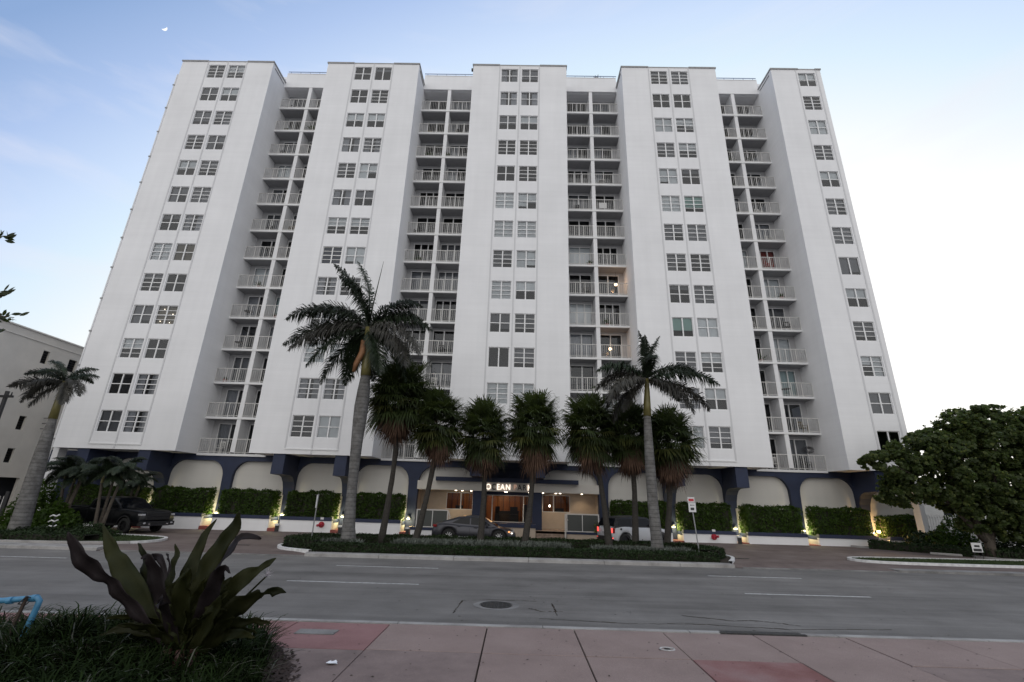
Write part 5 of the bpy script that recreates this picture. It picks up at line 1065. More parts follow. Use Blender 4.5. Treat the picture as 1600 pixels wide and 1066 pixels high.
def vehicle(name, label, cat, loc, yaw, S):
    r = empty(name, (loc[0], loc[1], gz(loc[0])), yaw, label, cat); L = S['L']; hw = S['W']/2; wr = S['wr']; q = MB(); q.sm = True; N_ = 64; K = 9; zb = S['zb']
    for i in range(N_+1):
        x = -L/2+L*i/N_; u = abs(2*x/L); w = hw*(1-S.get('round', .10)*max(0, (u-.70)/.30)**2.2); zt = interp(S['belt'], x)
        z0 = zb+ (S.get('kick', .16)*max(0, (u-.86)/.14))
        for wx in S['wx']:
            d = abs(x-wx); Rr = wr*1.16
            if d < Rr: z0 = max(z0, wr+math.sqrt(Rr*Rr-d*d)*.98)
        z0 = min(z0, zt-.08); sh = zt-(zt-z0)*.14
        prof = [(0, z0), (w*.9, z0), (w*.985, z0+(sh-z0)*.12), (w, z0+(sh-z0)*.45), (w*1.0, z0+(sh-z0)*.62), (w*.975, sh-.01), (w*.93, sh+(zt-sh)*.55), (w*.80, zt), (0, zt+.03)]
        for y, z in prof: q.v.append((x, -y, z))
        for y, z in reversed(prof[1:-1]): q.v.append((x, y, z))
    m_ = 2*K-2
    for i in range(N_):
        for j in range(m_): q.f.append((i*m_+j, (i+1)*m_+j, (i+1)*m_+(j+1) % m_, i*m_+(j+1) % m_)); q.m.append(0)
    q.f.append(tuple(range(m_))); q.m.append(0); q.f.append(tuple(reversed(range(N_*m_, (N_+1)*m_)))); q.m.append(0)
    body = q.build('body', M[S['paint']], r)
    q = MB(); q.box(-L/2+.25, L/2-.25, -hw+.28, hw-.28, zb-.02, zb+.55); q.build('underbody', M['black'], r)
    # cabin
    rf = S['roof']; xs_ = [p_[0] for p_ in rf]; q = MB(); q.sm = True; n = 26; x0, x1 = xs_[0], xs_[-1]; wr_ = hw*S.get('tumble', .74)
    def cw(x, z):
        zbx = interp(S['belt'], x)-.03; zr = S['H']; t = max(0, min(1, (z-zbx)/(zr-zbx))); return hw*.90+(wr_-hw*.90)*t**1.15
    for i in range(n+1):
        x = x0+(x1-x0)*i/n; zr = interp(rf, x); zbx = interp(S['belt'], x)-.04; zr = max(zr, zbx+.01)
        prof = [(hw*.90, zbx)]
        for t in (.35, .7, .92): z = zbx+(zr-zbx)*t; prof.append((cw(x, z), z))
        prof += [(cw(x, zr)*.9, zr), (cw(x, zr)*.45, zr+.018), (0, zr+.022)]
        for y, z in prof: q.v.append((x, -y, z))
        for y, z in reversed(prof[:-1]): q.v.append((x, y, z))
    m_ = 13
    for i in range(n):
        for j in range(m_-1): q.f.append((i*m_+j, (i+1)*m_+j, (i+1)*m_+j+1, i*m_+j+1)); q.m.append(0)
    q.build('roof', M[S.get('roofpaint', S['paint'])], r)
    for W_ in S['glass']:
        for s in (-1, 1):
            g_ = MB(); n_ = len(W_); c = Vector((sum(p_[0] for p_ in W_)/n_, 0, sum(p_[1] for p_ in W_)/n_)); pts = [(x, s*(cw(x, z)+.012), z) for x, z in W_]; g_.poly(pts if s < 0 else pts[::-1]); g_.build('side_window', M['cglass'], r)
    for nm, (xa, za, xb, zb_) in (('windscreen', S['ws']), ('rear_window', S['rw'])):
        g_ = MB(); ya, yb = cw(xa, za)*.9, cw(xb, zb_)*.86; o_ = Vector((zb_-za, 0, -(xb-xa))).normalized()*(.02 if nm == 'windscreen' else -.02)
        if o_.z < 0: o_ = -o_
        g_.poly([Vector(v)+o_ for v in ((xa, -ya, za), (xa, ya, za), (xb, yb, zb_), (xb, -yb, zb_))]); g_.build(nm, M['cglass'], r)
    for wx in S['wx']:
        for s in (-1, 1):
            w = empty('wheel', (wx, s*(hw-.13), wr), 0, parent=r); ty = MB(); ty.sm = True; rn = 28; pr = [(-.11, .62), (-.115, .9), (-.09, 1.0), (.09, 1.0), (.115, .9), (.11, .62)]
            for i in range(rn):
                a = 2*math.pi*i/rn
                for y, k in pr: ty.v.append((math.cos(a)*wr*k, y, math.sin(a)*wr*k))
            for i in range(rn):
                for j in range(5): b_ = i*6; c_ = ((i+1) % rn)*6; ty.f.append((b_+j, c_+j, c_+j+1, b_+j+1)); ty.m.append(0)
            ty.build('tyre', M['rubber'], w); rm = MB(); rm.cyl((0, -.03, 0), wr*.6, .06, 'y', 20, 1); ns = S.get('spokes', 10); o_ = s*.045
            for i in range(ns):
                a = 2*math.pi*i/ns; c_, s_ = math.cos(a), math.sin(a); rm.quad((c_*.05-s_*.02, o_+s*.03, s_*.05+c_*.02), (c_*.05+s_*.02, o_+s*.03, s_*.05-c_*.02), (c_*wr*.6+s_*.014, o_+s*.045, s_*wr*.6-c_*.014), (c_*wr*.6-s_*.014, o_+s*.045, s_*wr*.6+c_*.014), 0)
            rm.tube([(0, s*.07, 0), (0, s*.09, 0)], .05, 10, 0); rm.build('rim', [M[S['rim']], M['black']], w)
            ar = MB(); pa = []
            for i in range(13): a = math.pi*i/12; pa.append((wx+math.cos(a)*wr*1.17, wr+math.sin(a)*wr*1.17))
            for i in range(12):
                (xa, za), (xb, zb_) = pa[i], pa[i+1]; k = .93; f = lambda x, z: (wx+(x-wx)*k, s*(hw*.995+.008), wr+(z-wr)*k)
                if S.get('flare'): k = 1.13; ar.quad((xa, s*(hw+.012), za), (xb, s*(hw+.012), zb_), (wx+(xb-wx)*k, s*(hw+.002), wr+(zb_-wr)*k), (wx+(xa-wx)*k, s*(hw+.002), wr+(za-wr)*k))
            if S.get('flare'): ar.build('wheel_arch', M['trim'], r)
    for xs2 in S['seams']:
        for s in (-1, 1):
            zt = interp(S['belt'], xs2); d_ = MB(); d_.box(xs2-.008, xs2+.008, s*hw*.985-.006*s, s*hw*1.004, zb+.12, zt-.14); d_.build('door_seam', M['black'], r)
    for xh, zh in S['handles']:
        for s in (-1, 1): d_ = MB(); d_.box(xh-.1, xh+.1, s*hw-.02, s*hw+.025, zh-.018, zh+.018); d_.build('door_handle', M['trim'] if S['paint'] != 'paint_g' else M['paint_g'], r)
    mx, mz = S['mirror']
    for s in (-1, 1):
        d_ = MB(); d_.sm = False; y0_, y1_ = sorted((s*(hw*.9), s*(hw+.16))); d_.box(mx-.07, mx+.07, y0_, y1_, mz-.06, mz+.08); d_.build('mirror', M[S.get('mirrorm', S['paint'])], r)
    sill = MB(); 
    for s in (-1, 1): ya, yb = sorted((s*(hw-.05), s*(hw+.008))); sill.box(S['wx'][0]+wr*1.3, S['wx'][1]-wr*1.3, ya, yb, zb-.02, zb+.10)
    sill.build('sill', M[S.get('sillm', 'trim')], r)
    for nm, mt, x0_, x1_, y0_, y1_, z0_, z1_ in S['boxes']:
        for s in ((-1, 1) if y0_ > 0 else (1,)):
            ya, yb = (sorted((s*y0_, s*y1_)) if y0_ > 0 else (y0_, y1_)); d_ = MB(); d_.box(x0_, x1_, ya, yb, z0_, z1_); o = d_.build(nm, M[mt], r); bv = o.modifiers.new('b', 'BEVEL'); bv.width = .02; bv.segments = 2
    return r
vehicle('sedan', 'dark grey saloon car parked in front of the entrance, seen side-on', 'car', (-.03, -3.5), 0, dict(L=4.85, W=1.92, H=1.50, wr=.385, zb=.24, wx=(-1.42, 1.47), paint='paint_g', rim='alloy', spokes=10, round=.2,
    belt=[(-2.43, .78), (-2.3, .98), (-1.9, 1.08), (-1.0, 1.03), (.6, .96), (1.2, .95), (2.0, .80), (2.3, .68), (2.43, .50)],
    roof=[(-2.05, 1.05), (-1.5, 1.24), (-.9, 1.42), (-.2, 1.50), (.4, 1.44), (.95, 1.20), (1.4, .93)],
    glass=[[(-1.28, 1.10), (-.25, 1.04), (-.25, 1.42), (-.75, 1.37)], [(-.18, 1.04), (.98, 1.0), (.42, 1.36), (.1, 1.42), (-.18, 1.42)]],
    ws=(1.35, .97, .5, 1.40), rw=(-1.95, 1.09, -.95, 1.40), seams=(-1.0, -.22, .92), handles=((-.85, .93), (.1, .88)), mirror=(.75, 1.03), sillm='paint_g',
    boxes=[('headlight', 'hlamp', 2.05, 2.30, .55, .93, .60, .74), ('lit_lamp', 'amber_on', 1.98, 2.10, .80, .955, .66, .74), ('lit_lamp', 'head_on', 2.14, 2.26, .80, .93, .60, .68), ('tail_light', 'tail', -2.36, -2.15, .5, .92, .86, 1.0), ('grille', 'trim', 2.30, 2.42, -.55, .55, .36, .56), ('bumper', 'trim', -2.44, -2.3, -.75, .75, .28, .48), ('side_crease', 'paint_g', -1.0, 1.0, .945, .965, .56, .59), ('chrome_strip', 'chrome', -.9, .95, .95, .972, .36, .385), ('number_plate', 'hlamp', -2.455, -2.43, -.16, .16, .58, .70)]))
vehicle('hatchback', 'small white hatchback with black roof and glowing red tail lights behind the right palms', 'car', (9.55, -2.6), math.radians(24), dict(L=4.1, W=1.9, H=1.66, wr=.36, zb=.26, wx=(-1.25, 1.33), paint='paint_w', roofpaint='black', rim='dalloy', spokes=5, round=.16, kick=.12, flare=True, tumble=.82,
    belt=[(-2.05, .95), (-1.95, 1.08), (-1.2, 1.12), (.5, 1.10), (1.2, 1.06), (1.8, .96), (2.05, .66)],
    roof=[(-1.98, 1.12), (-1.8, 1.48), (-1.5, 1.62), (-.2, 1.68), (.5, 1.62), (.85, 1.38), (1.1, 1.1)],
    glass=[[(-1.72, 1.16), (-.75, 1.16), (-.75, 1.55), (-1.6, 1.5)], [(-.68, 1.16), (.78, 1.14), (.48, 1.5), (.3, 1.56), (-.68, 1.56)]],
    ws=(1.08, 1.14, .55, 1.58), rw=(-1.99, 1.16, -1.76, 1.54), seams=(-.72, .62), handles=((-.5, .98), (.9, .92)), mirror=(.62, 1.16), mirrorm='paint_w', 
    boxes=[('tail_light', 'tail', -2.05, -1.93, .62, .86, .74, 1.04), ('lit_lamp', 'tail_on', -2.075, -2.04, .66, .80, .76, 1.02), ('lit_lamp', 'tail_on', -2.09, -2.03, .68, .82, .44, .52), ('bumper', 'trim', -2.09, -1.9, -.8, .8, .28, .56), ('headlight', 'hlamp', 1.8, 1.98, .5, .8, .66, .86), ('fuel_cap', 'trim', -1.62, -1.50, .93, .965, .92, 1.03), ('number_plate', 'hlamp', -2.10, -2.06, -.22, .22, .68, .8)]))
vehicle('pickup_truck', 'black crew-cab pickup truck parked nose to the right at the left of the drive', 'pickup truck', (-22.8, -2.0), math.radians(-16), dict(L=6.75, W=2.2, H=2.02, wr=.44, zb=.44, wx=(-1.95, 2.15), paint='paint_k', rim='dalloy', spokes=6, round=.045, kick=.03, tumble=.82, flare=True,
    belt=[(-3.38, 1.36), (-3.3, 1.42), (-1.1, 1.42), (-.9, 1.38), (1.3, 1.38), (2.0, 1.37), (2.9, 1.33), (3.25, 1.26), (3.38, 1.16)],
    roof=[(-1.25, 1.40), (-1.12, 1.9), (-.7, 2.02), (.1, 2.04), (.6, 1.97), (1.1, 1.70), (1.5, 1.38)],
    glass=[[(-.98, 1.42), (-.1, 1.42), (-.1, 1.88), (-.85, 1.86)], [(0, 1.42), (1.2, 1.42), (.72, 1.82), (.4, 1.88), (0, 1.9)]],
    ws=(1.52, 1.38, .82, 1.92), rw=(-1.27, 1.42, -1.08, 1.86), seams=(-1.12, -.05, 1.12), handles=((-.75, 1.22), (.35, 1.22)), mirror=(1.05, 1.5),
    boxes=[('headlight', 'hlamp', 3.12, 3.40, .80, 1.06, 1.02, 1.13), ('grille', 'trim', 3.2, 3.43, -.76, .76, .78, 1.20), ('grille_bar', 'dalloy', 3.42, 3.45, -.7, .7, .97, 1.0), ('bumper', 'trim', 3.2, 3.52, -1.05, 1.05, .46, .70), ('skid_plate', 'dalloy', 3.40, 3.545, -.7, .7, .44, .52), ('tow_hook', 'chrome', 3.50, 3.56, .5, .62, .5, .6), ('bed_rail', 'trim', -3.15, -1.2, .95, 1.08, 1.38, 1.43), ('tail_light', 'tail', -3.27, -3.15, .92, 1.07, .95, 1.3), ('fog_light', 'hlamp', 3.50, 3.54, .78, .92, .56, .66)]))

# ================================================================ SIGNS, FIXTURES, NEIGHBOURS
M['sign_w'] = mat('sign_white', (.62, .62, .62), .5); M['sign_r'] = mat('sign_red', (.45, .03, .04), .5); M['standp'] = mat('standpipe_red', (.36, .012, .03), .4)
def txt(body, size, parent, loc, mt, name='lettering', rot=(math.pi/2, 0, 0)):
    cu = bpy.data.curves.new('t', 'FONT'); cu.body = body; cu.size = size; cu.align_x = 'CENTER'; cu.extrude = .001; to = bpy.data.objects.new('t', cu); COL.objects.link(to); bpy.context.view_layer.update()
    me = bpy.data.meshes.new_from_object(to.evaluated_get(bpy.context.evaluated_depsgraph_get())); bpy.data.objects.remove(to); me.materials.clear(); me.materials.append(mt); return inst(name, me, parent, loc, rot)
def sign_post(loc, H, tilt_x, label, plates, yaw=0):
    r = empty('parking_sign', (loc[0], loc[1], gz(loc[0])), yaw, label, 'sign', 'parking signs on posts'); q = MB(); q.tube([(0, 0, -.1), (tilt_x, 0, H)], .03, 8); q.build('post', M['steel'], r)
    for (z, w, h_, col, tx) in plates:
        px_ = tilt_x*(z/H); q = MB(); q.box(px_-w/2, px_+w/2, -.045, -.032, z-h_/2, z+h_/2); p_ = q.build('sign_plate', M['sign_w'], r)
        if tx == 'arrow': 
            a = MB(); a.poly([(px_-w*.3, -.047, z+h_*.2), (px_-w*.3+.06, -.047, z+h_*.2+.04), (px_-w*.3+.06, -.047, z+h_*.2-.04)]); a.quad((px_-w*.3+.05, -.047, z+h_*.2-.012), (px_+w*.3, -.047, z+h_*.2-.012), (px_+w*.3, -.047, z+h_*.2+.012), (px_-w*.3+.05, -.047, z+h_*.2+.012))
            a.quad((px_-w*.25, -.047, z-h_*.3), (px_+w*.25, -.047, z-h_*.3), (px_+w*.25, -.047, z-h_*.05), (px_-w*.25, -.047, z-h_*.05)); a.build('marking', M[col], p_)
        elif tx == 'blank': pass
        else:
            a = MB(); a.quad((px_-w*.38, -.047, z-h_*.25), (px_+w*.38, -.047, z-h_*.25), (px_+w*.38, -.047, z+h_*.22), (px_-w*.38, -.047, z+h_*.22)); a.build('marking', M[col], p_)
    return r
sign_post((11.3, -8.6), 2.72, -.22, 'parking sign on a leaning post, two white plates, at the right end of the island', [(2.66, .34, .26, 'sign_r', 'bar'), (2.32, .36, .46, 'trim', 'arrow')])
sign_post((-7.62, -8.6), 2.5, .22, 'narrow sign seen nearly edge-on atop a leaning post at the left end of the island', [(2.15, .36, .62, 'trim', 'blank')], math.radians(-60))
for x_, lb in ((-11.0, 'red fire hose connection on the white wall behind the left signpost'), (15.87, 'red fire hose connection on the white wall right of the right signpost')):
    r = empty('hose_connection', (x_, 1.1, .44), 0, lb, 'fire hose connection', 'red fire hose connections'); q = MB(); q.sm = False; q.cyl((0, -.04, 0), .2, .04, 'y', 18); q.build('wall_plate', M['standp'], r)
    q = MB(); q.cyl((0, -.16, 0), .11, .12, 'y', 14); q.tube([(-.02, -.12, 0), (-.16, -.26, -.04)], .065, 10); q.tube([(.02, -.12, 0), (.18, -.26, .04)], .065, 10); q.build('outlet', M['standp'], r)
    for s, dz in ((-1, -.045), (1, .045)): q = MB(); q.tube([(s*.15, -.25, dz), (s*.19, -.3, dz)], .082, 12); q.build('cap', M['standp'], r)
    q = MB(); q.box(-.11, .11, -.05, -.035, .33, .47); q.build('label_plate', M['sign_w'], r)
for i, x_ in enumerate((-13.98, -9.62, -5.0, 18.02-.5)):     # small black pedestal boxes with a white lid beside the columns
    r = empty('utility_pedestal', (x_, .95, gz(x_)), 0, ['black pedestal box with pale lid in the first wall gap left of the left signpost', 'black pedestal box with pale lid hidden beside the big royal palm trunk', 'black pedestal box with pale lid left of the entrance railing', 'black pedestal box with pale lid in the wall gap right of the right signpost'][i], 'utility box', 'small pedestal boxes at the column bases')
    q = MB(); q.box(-.1, .1, -.08, .08, 0, .38); q.build('housing', M['black'], r); q = MB(); q.box(-.13, .13, -.1, .1, .38, .5); q.build('lid', M['sign_w'], r)
q = MB(); q.box(-.22, .22, -.2, .2, 0, .45); q.box(-.24, .24, -.22, .22, .45, .5); o = q.build('planter_pot', M['black'], loc=(7.0, 1.13, .46)); bv = o.modifiers.new('b', 'BEVEL'); bv.width = .05; bv.segments = 3; o.location.y = 1.28; tag(o, 'black square pot behind the glass entrance railing', 'pot')
# blue pipe rail and timber stake in the bed
M['blue'] = mat('blue_pipe_paint', (.055, .20, .34), .45, var=.3, vscale=6); M['stake'] = mat('weathered_stake', (.045, .03, .022), .9, var=.4, vscale=8)
r = empty('blue_pipe_rail', (-4.42, -26.0, -.1), 0, 'bent light blue pipe rail at the left edge of the foreground bed', 'pipe'); q = MB(); q.sm = True
q.tube([(-2.2, .35, 1.0), (-.9, .12, 1.02), (-.35, .03, 1.05), (.10, 0, 1.10), (.175, 0, 1.105), (.215, 0, 1.07), (.205, 0, .99), (.12, 0, .5), (.08, 0, -.05)], .037, 14); q.build('pipe', M['blue'], r)
for x_, z_ in ((-.20, 1.063), (.125, 1.1)): q = MB(); q.tube([(x_-.035, .01, z_-.004), (x_+.035, .005, z_+.004)], .046, 14); q.build('collar', M['blue'], r)
r = empty('wooden_stake', (-4.44, -26.06, -.2), 0, 'dark wooden stake tied to the blue pipe rail', 'stake'); q = MB(); q.tube([(-.05, -.03, -.02), (.02, -.03, .6), (.105, -.01, 1.235)], .024, 5); q.build('post', M['stake'], r)
q = MB(); q.tube([(.06, -.06, 1.15), (.12, -.03, 1.24), (.13, .06, 1.2), (.06, .06, 1.12), (.06, -.06, 1.15)], .008, 5); q.build('tie', M['trim'], r)
# moon
q = MB(); n = 20; o_ = []; i_ = []
for k in range(n+1):
    a = -math.pi/2+math.pi*k/n; o_.append((math.cos(a)*4.0, math.sin(a)*4.0)); i_.append((math.cos(a)*1.1, math.sin(a)*4.0))
for k in range(n): q.box(0, 0, 0, 0, 0, 0) if False else q.quad((o_[k][0], 0, o_[k][1]), (o_[k+1][0], 0, o_[k+1][1]), (i_[k+1][0], 0, i_[k+1][1]), (i_[k][0], 0, i_[k][1]))
md = Vector((-.55, .51, .66)).normalized(); o = q.build('moon', emit_mat('moonlight', (1, 1, 1), 1.15), loc=tuple(CAM+md*1000)); 
o.rotation_euler = (Matrix.Rotation(0, 3, 'Z') @ md.to_track_quat('Y', 'Z').to_matrix() @ Matrix.Rotation(math.radians(38), 3, 'Y')).to_euler(); tag(o, 'thin bright crescent moon in the upper left sky', 'moon')

# ---- beige neighbour on the left
M['tan'] = mat('tan_stucco', (.62, .585, .53), .85, var=.10, vscale=.5, bump=.1, bscale=25); M['tan_d'] = mat('tan_trim', (.66, .63, .58), .85, var=.08)
nb = empty('neighbour_building', (-36, 0, 0), 0, 'beige low-rise block with slatted windows at the far left behind the palm', 'building')
mb = MB(); hol = []
NX = -36.0
for col_y, w_, tops in ((2.25, .55, [12.78, 9.95, 7.5, 5.05]), (4.55, .75, [12.72, 10.1, 7.6, 5.2])):
    for tz_ in tops: hol.append((col_y, col_y+w_, tz_-1.05, tz_))
hol += [(2.0, 3.9, .2, 2.95), (4.6, 5.4, .2, 2.85)]
tmp = MB(); wall_holes(tmp, -14, 20, -.5, 13.95, 0, .25, hol)
tmp.v = [(-y, x, z) for x, y, z in tmp.v]; tmp.build('wall', M['tan'], nb)
q = MB(); q.box(-.05, .06, -14, 20, 13.3, 13.36); q.box(-.3, .1, -14, 20, 13.95, 14.05); q.box(-14, -.3, -14, -13.8, -.5, 14); q.build('cornice', M['tan_d'], nb)
q = MB(); q.box(-2.0, -1.0, -13.9, 19, -.5, 13.9); q.build('interior', M['dark'], nb)
for a, b_, c, d_ in hol[:8]:
    q = MB(); q.box(-.2, -.16, a, b_, c, c+.05); q.box(-.2, -.16, a, b_, d_-.05, d_); q.box(-.2, -.16, a, a+.05, c, d_); q.box(-.2, -.16, b_-.05, b_, c, d_); w_ = q.build('window', M['trim'], nb)
    q = MB()
    for i in range(5): z_ = c+.12+i*.19; q.quad((-.21, a+.05, z_), (-.21, b_-.05, z_), (-.13, b_-.05, z_+.12), (-.13, a+.05, z_+.12))
    q.build('slats', M['cglass'], w_)
q = MB(); q.box(-.2, -.15, 4.62, 5.38, .0, 2.85); dr = q.build('door', M['trim'], nb); q = MB(); q.box(-.14, -.13, 4.85, 5.05, 1.9, 2.15); q.build('notice', M['sign_w'], dr)
for z_ in (7.6, 6.75, 7.18): q = MB(); q.tube([(.02, 4.1, z_), (.3, 4.1, z_), (.3, 4.75, z_)], .025, 5); q.build('conduit', M['trim'], nb)
gt = empty('picket_gate', (-33.6, -1.2, -.15), math.radians(35), 'white and black picket gate beside the far left palm trunk', 'gate'); q = MB(); q.box(-1.5, 1.6, -.03, .03, 1.62, 1.7); q.box(-1.5, 1.6, -.03, .03, .18, .26); q.build('rail', M['trim'], gt)
for i in range(17):
    q = MB(); x_ = -1.45+i*.19; q.box(x_-.028, x_+.028, -.05, -.01, 0, 1.85); q.build('picket', M['rail'], gt)
for x_ in (-1.6, 1.7): q = MB(); q.box(x_-.09, x_+.09, -.09, .09, 0, 2.15); q.build('post', M['trim'], gt)
up = empty('utility_pole', (-32.6, -2.2, -.2), 0, 'dark utility pole with crossarm at the far left edge', 'utility pole'); q = MB(); q.tube([(0, 0, 0), (-.05, 0, 8.7)], [.17, .12], 10); q.build('pole', M['trim'], up)
q = MB(); q.box(-1.5, .55, -.16, -.04, 8.25, 8.4); q.build('crossarm', M['trim'], up)
for x_ in (-1.3, -.5, .4): q = MB(); q.tube([(x_, -.1, 8.4), (x_, -.1, 8.62)], [.05, .03], 8); q.build('insulator', M['trim'], up)
q = MB(); q.tube([(-.35, -.1, 7.95), (-.7, -.12, 7.8), (-.6, -.12, 7.4), (-.25, -.1, 7.3)], .02, 6); q.build('cable_loop', M['trim'], up)
# stacked wavy white number/art totem near the left palm
tt = empty('wavy_totem', (-21.95, -7.2, gz(-22)), 0, 'stack of white wavy rings with a yellow base right of the far left palm', 'garden ornament')
for i in range(4):
    q = MB(); q.sm = True; q.tube([(-.25, 0, .24+i*.26), (-.1, 0, .33+i*.26), (.08, 0, .27+i*.26), (.24, 0, .36+i*.26)], .035, 6); q.build('ring', M['kerb_w'] if i else mat('ochre', (.35, .25, .06), .6), tt)
q = MB(); q.tube([(0, .03, 0), (0, .03, 1.15)], .03, 6); q.build('post', M['trim'], tt)

# ---- white low building on the right
rb = empty('white_building', (40, 9, 0), 0, 'low white building glimpsed behind the sea grape at the right', 'building')
M['white2'] = mat('pale_render', (.46, .46, .45), .85, var=.1)
tmp = MB(); wall_holes(tmp, -8, 25, -.2, 4.6, 0, .2, [(-5.6, -4.4, 1.6, 3.3), (-1.5, .5, 1.2, 3.3), (3.5, 5, 1.2, 3.3), (8, 10, 1.2, 3.3)]); tmp.box(-8, 25, 0.3, 10, 4.3, 4.6); tmp.build('wall', M['white2'], rb)
q = MB(); q.box(-8.2, 25.2, -.2, 10.2, 4.6, 4.8); q.build('roof', M['coping'], rb)
for a, b_, c, d_ in ((-5.6, -4.4, 1.6, 3.3), (-1.5, .5, 1.2, 3.3), (3.5, 5, 1.2, 3.3), (8, 10, 1.2, 3.3)):
    q = MB(); q.box(a, b_, .1, .16, c, c+.07); q.box(a, b_, .1, .16, d_-.07, d_); q.box((a+b_)/2-.04, (a+b_)/2+.04, .1, .16, c, d_); w_ = q.build('window', M['rail'], rb); q = MB(); q.quad((a, .17, c), (b_, .17, c), (b_, .17, d_), (a, .17, d_)); q.build('pane', M['cglass'], w_)
def picket(name, loc, yaw, L, H, label, mt, n, mp=None):
    r = empty(name, loc, yaw, label, 'fence'); q = MB(); q.box(0, L, -.02, .02, H-.2, H-.12); q.box(0, L, -.02, .02, .12, .2); q.build('rail', M[mt], r)
    for i in range(n+1): q = MB(); x_ = L*i/n; q.box(x_-.03, x_+.03, -.045, -.015, 0, H); q.build('picket', M[mt], r)
picket('picket_railing', (31.6, 3.6, 1.1), math.radians(6), 3.4, 1.15, 'white picket railing behind the right shrub, left part', 'rail', 16)
picket('metal_railing', (35.6, 4.0, .9), math.radians(4), 4.0, 1.2, 'thin dark railing behind the sea grape trunk', 'trim', 20)
picket('picket_railing', (42.0, 3.0, .5), math.radians(4), 5.0, 1.6, 'white picket railing seen through gaps at the far right', 'rail', 22)
q = MB(); q.box(31.4, 47, 3.8, 4.1, -.2, 1.08); o = q.build('retaining_wall', M['white2']); tag(o, 'low pale retaining wall under the picket railing at the right', 'wall')
rs = empty('yard_sign', (27.95, -4.9, gz(28)), math.radians(-8), 'small white notice board leaning beside the sea grape trunk', 'sign'); q = MB(); q.box(-.25, .25, -.02, 0, .32, .8); pb = q.build('board', M['sign_w'], rs)
q = MB(); q.quad((-.2, -.023, .36), (.2, -.023, .36), (.2, -.023, .5), (-.2, -.023, .5)); q.box(-.12, .14, -.024, -.021, .58, .68); q.build('marking', M['trim'], pb); q = MB(); q.tube([(-.2, 0, -.05), (-.2, 0, .8)], .015, 5); q.tube([(.2, 0, -.05), (.2, 0, .8)], .015, 5); q.build('leg', M['trim'], rs)
q = MB(); q.box(0, 1.4, 0, .16, 0, .13); o = q.build('wheel_stop', M['concrete'], loc=(26.6, -3.3, gz(27)+.0), rz=math.radians(-38)); bv = o.modifiers.new('b', 'BEVEL'); bv.width = .03; tag(o, 'pale concrete wheel stop lying at the right planting bed edge', 'wheel stop')

# ---- things on the balconies and the roof
def chair(loc, yaw, col, label):
    r = empty('patio_chair', loc, yaw, label, 'chair', 'chairs on the balconies'); m_ = M[col]
    q = MB(); q.box(-.24, .24, -.22, .24, .40, .44); q.build('seat', m_, r); q = MB(); q.box(-.24, -.20, .2, .24, .44, .95); q.box(.20, .24, .2, .24, .44, .95); q.box(-.2, .2, .21, .24, .86, .95)
    for i in range(4): q.box(-.15+i*.1-.02, -.15+i*.1+.02, .215, .235, .44, .86)
    q.build('backrest', m_, r)
    for sx in (-.22, .22):
        for sy in (-.2, .2): q = MB(); q.box(sx-.02, sx+.02, sy-.02, sy+.02, 0, .40); q.build('leg', m_, r)
        q = MB(); q.box(sx-.025, sx+.025, -.22, .2, .62, .65); q.box(sx-.02, sx+.02, -.22, -.18, .44, .62); q.build('armrest', m_, r)
def lev(k): return 38.1-2.75*k
CH = [(-20.3, 12, 'rail', 'white chair on the lowest balcony of the leftmost recess'), (-20.6, 2, 'trim', 'dark chair on the third balcony from the top of the leftmost recess, left bay'), (-7.0, 5, 'trim', 'dark chair on the sixth balcony from the top of the second recess, left bay'),
      (-4.4, 10, 'rail', 'pale chair on the third-lowest balcony of the second recess, right bay'), (-4.1, 9, 'trim', 'dark chair on the fourth-lowest balcony of the second recess, right bay'), (7.2, 4, 'trim', 'dark chair on the fifth balcony from the top of the third recess, left bay'),
      (24.0, 12, 'trim', 'dark chair on the lowest balcony of the rightmost recess, right bay'), (21.6, 12, 'rail', 'white chair on the lowest balcony of the rightmost recess, left bay'), (21.4, 8, 'rail', 'white chair tilted on the fifth-lowest balcony of the rightmost recess, left bay'),
      (23.7, 6, 'bl_r', 'reddish chair on the balcony with the red wall in the rightmost recess'), (24.3, 8, 'trim', 'dark chair on the fifth-lowest balcony of the rightmost recess, right bay'), (7.9, 7, 'trim', 'dark chair beside the frosted doors halfway up the third recess'), (-6.2, 3, 'trim', 'dark chair on the fourth balcony from the top of the second recess')]
for i, (x_, k, c, lb) in enumerate(CH): chair((x_, 2.85, lev(k)), .4*math.sin(i*2.3)+math.pi*0, c, lb)
_ORD = ['top', 'second', 'third', 'fourth', 'fifth', 'sixth', 'seventh', 'eighth', 'ninth', 'tenth', 'eleventh', 'twelfth', 'lowest']
_REC = ['leftmost', 'second', 'third', 'rightmost']
def where(r_, sd, k):
    n_ = 'top' if k == 0 else ('lowest' if k == 12 else _ORD[k]+'-from-top')
    return n_+' balcony, '+('left' if sd == 0 else 'right')+' bay of the '+_REC[r_]+' recess'
_used = {(0, 0, 12), (0, 0, 2), (1, 0, 5), (1, 1, 10), (1, 1, 9), (2, 0, 4), (3, 1, 12), (3, 0, 12), (3, 0, 8), (3, 1, 6), (3, 1, 8), (2, 0, 7), (1, 0, 3), (3, 1, 7), (0, 0, 10), (1, 1, 2), (2, 0, 0), (2, 0, 6), (2, 0, 10), (2, 1, 7), (2, 1, 9), (2, 1, 4)}
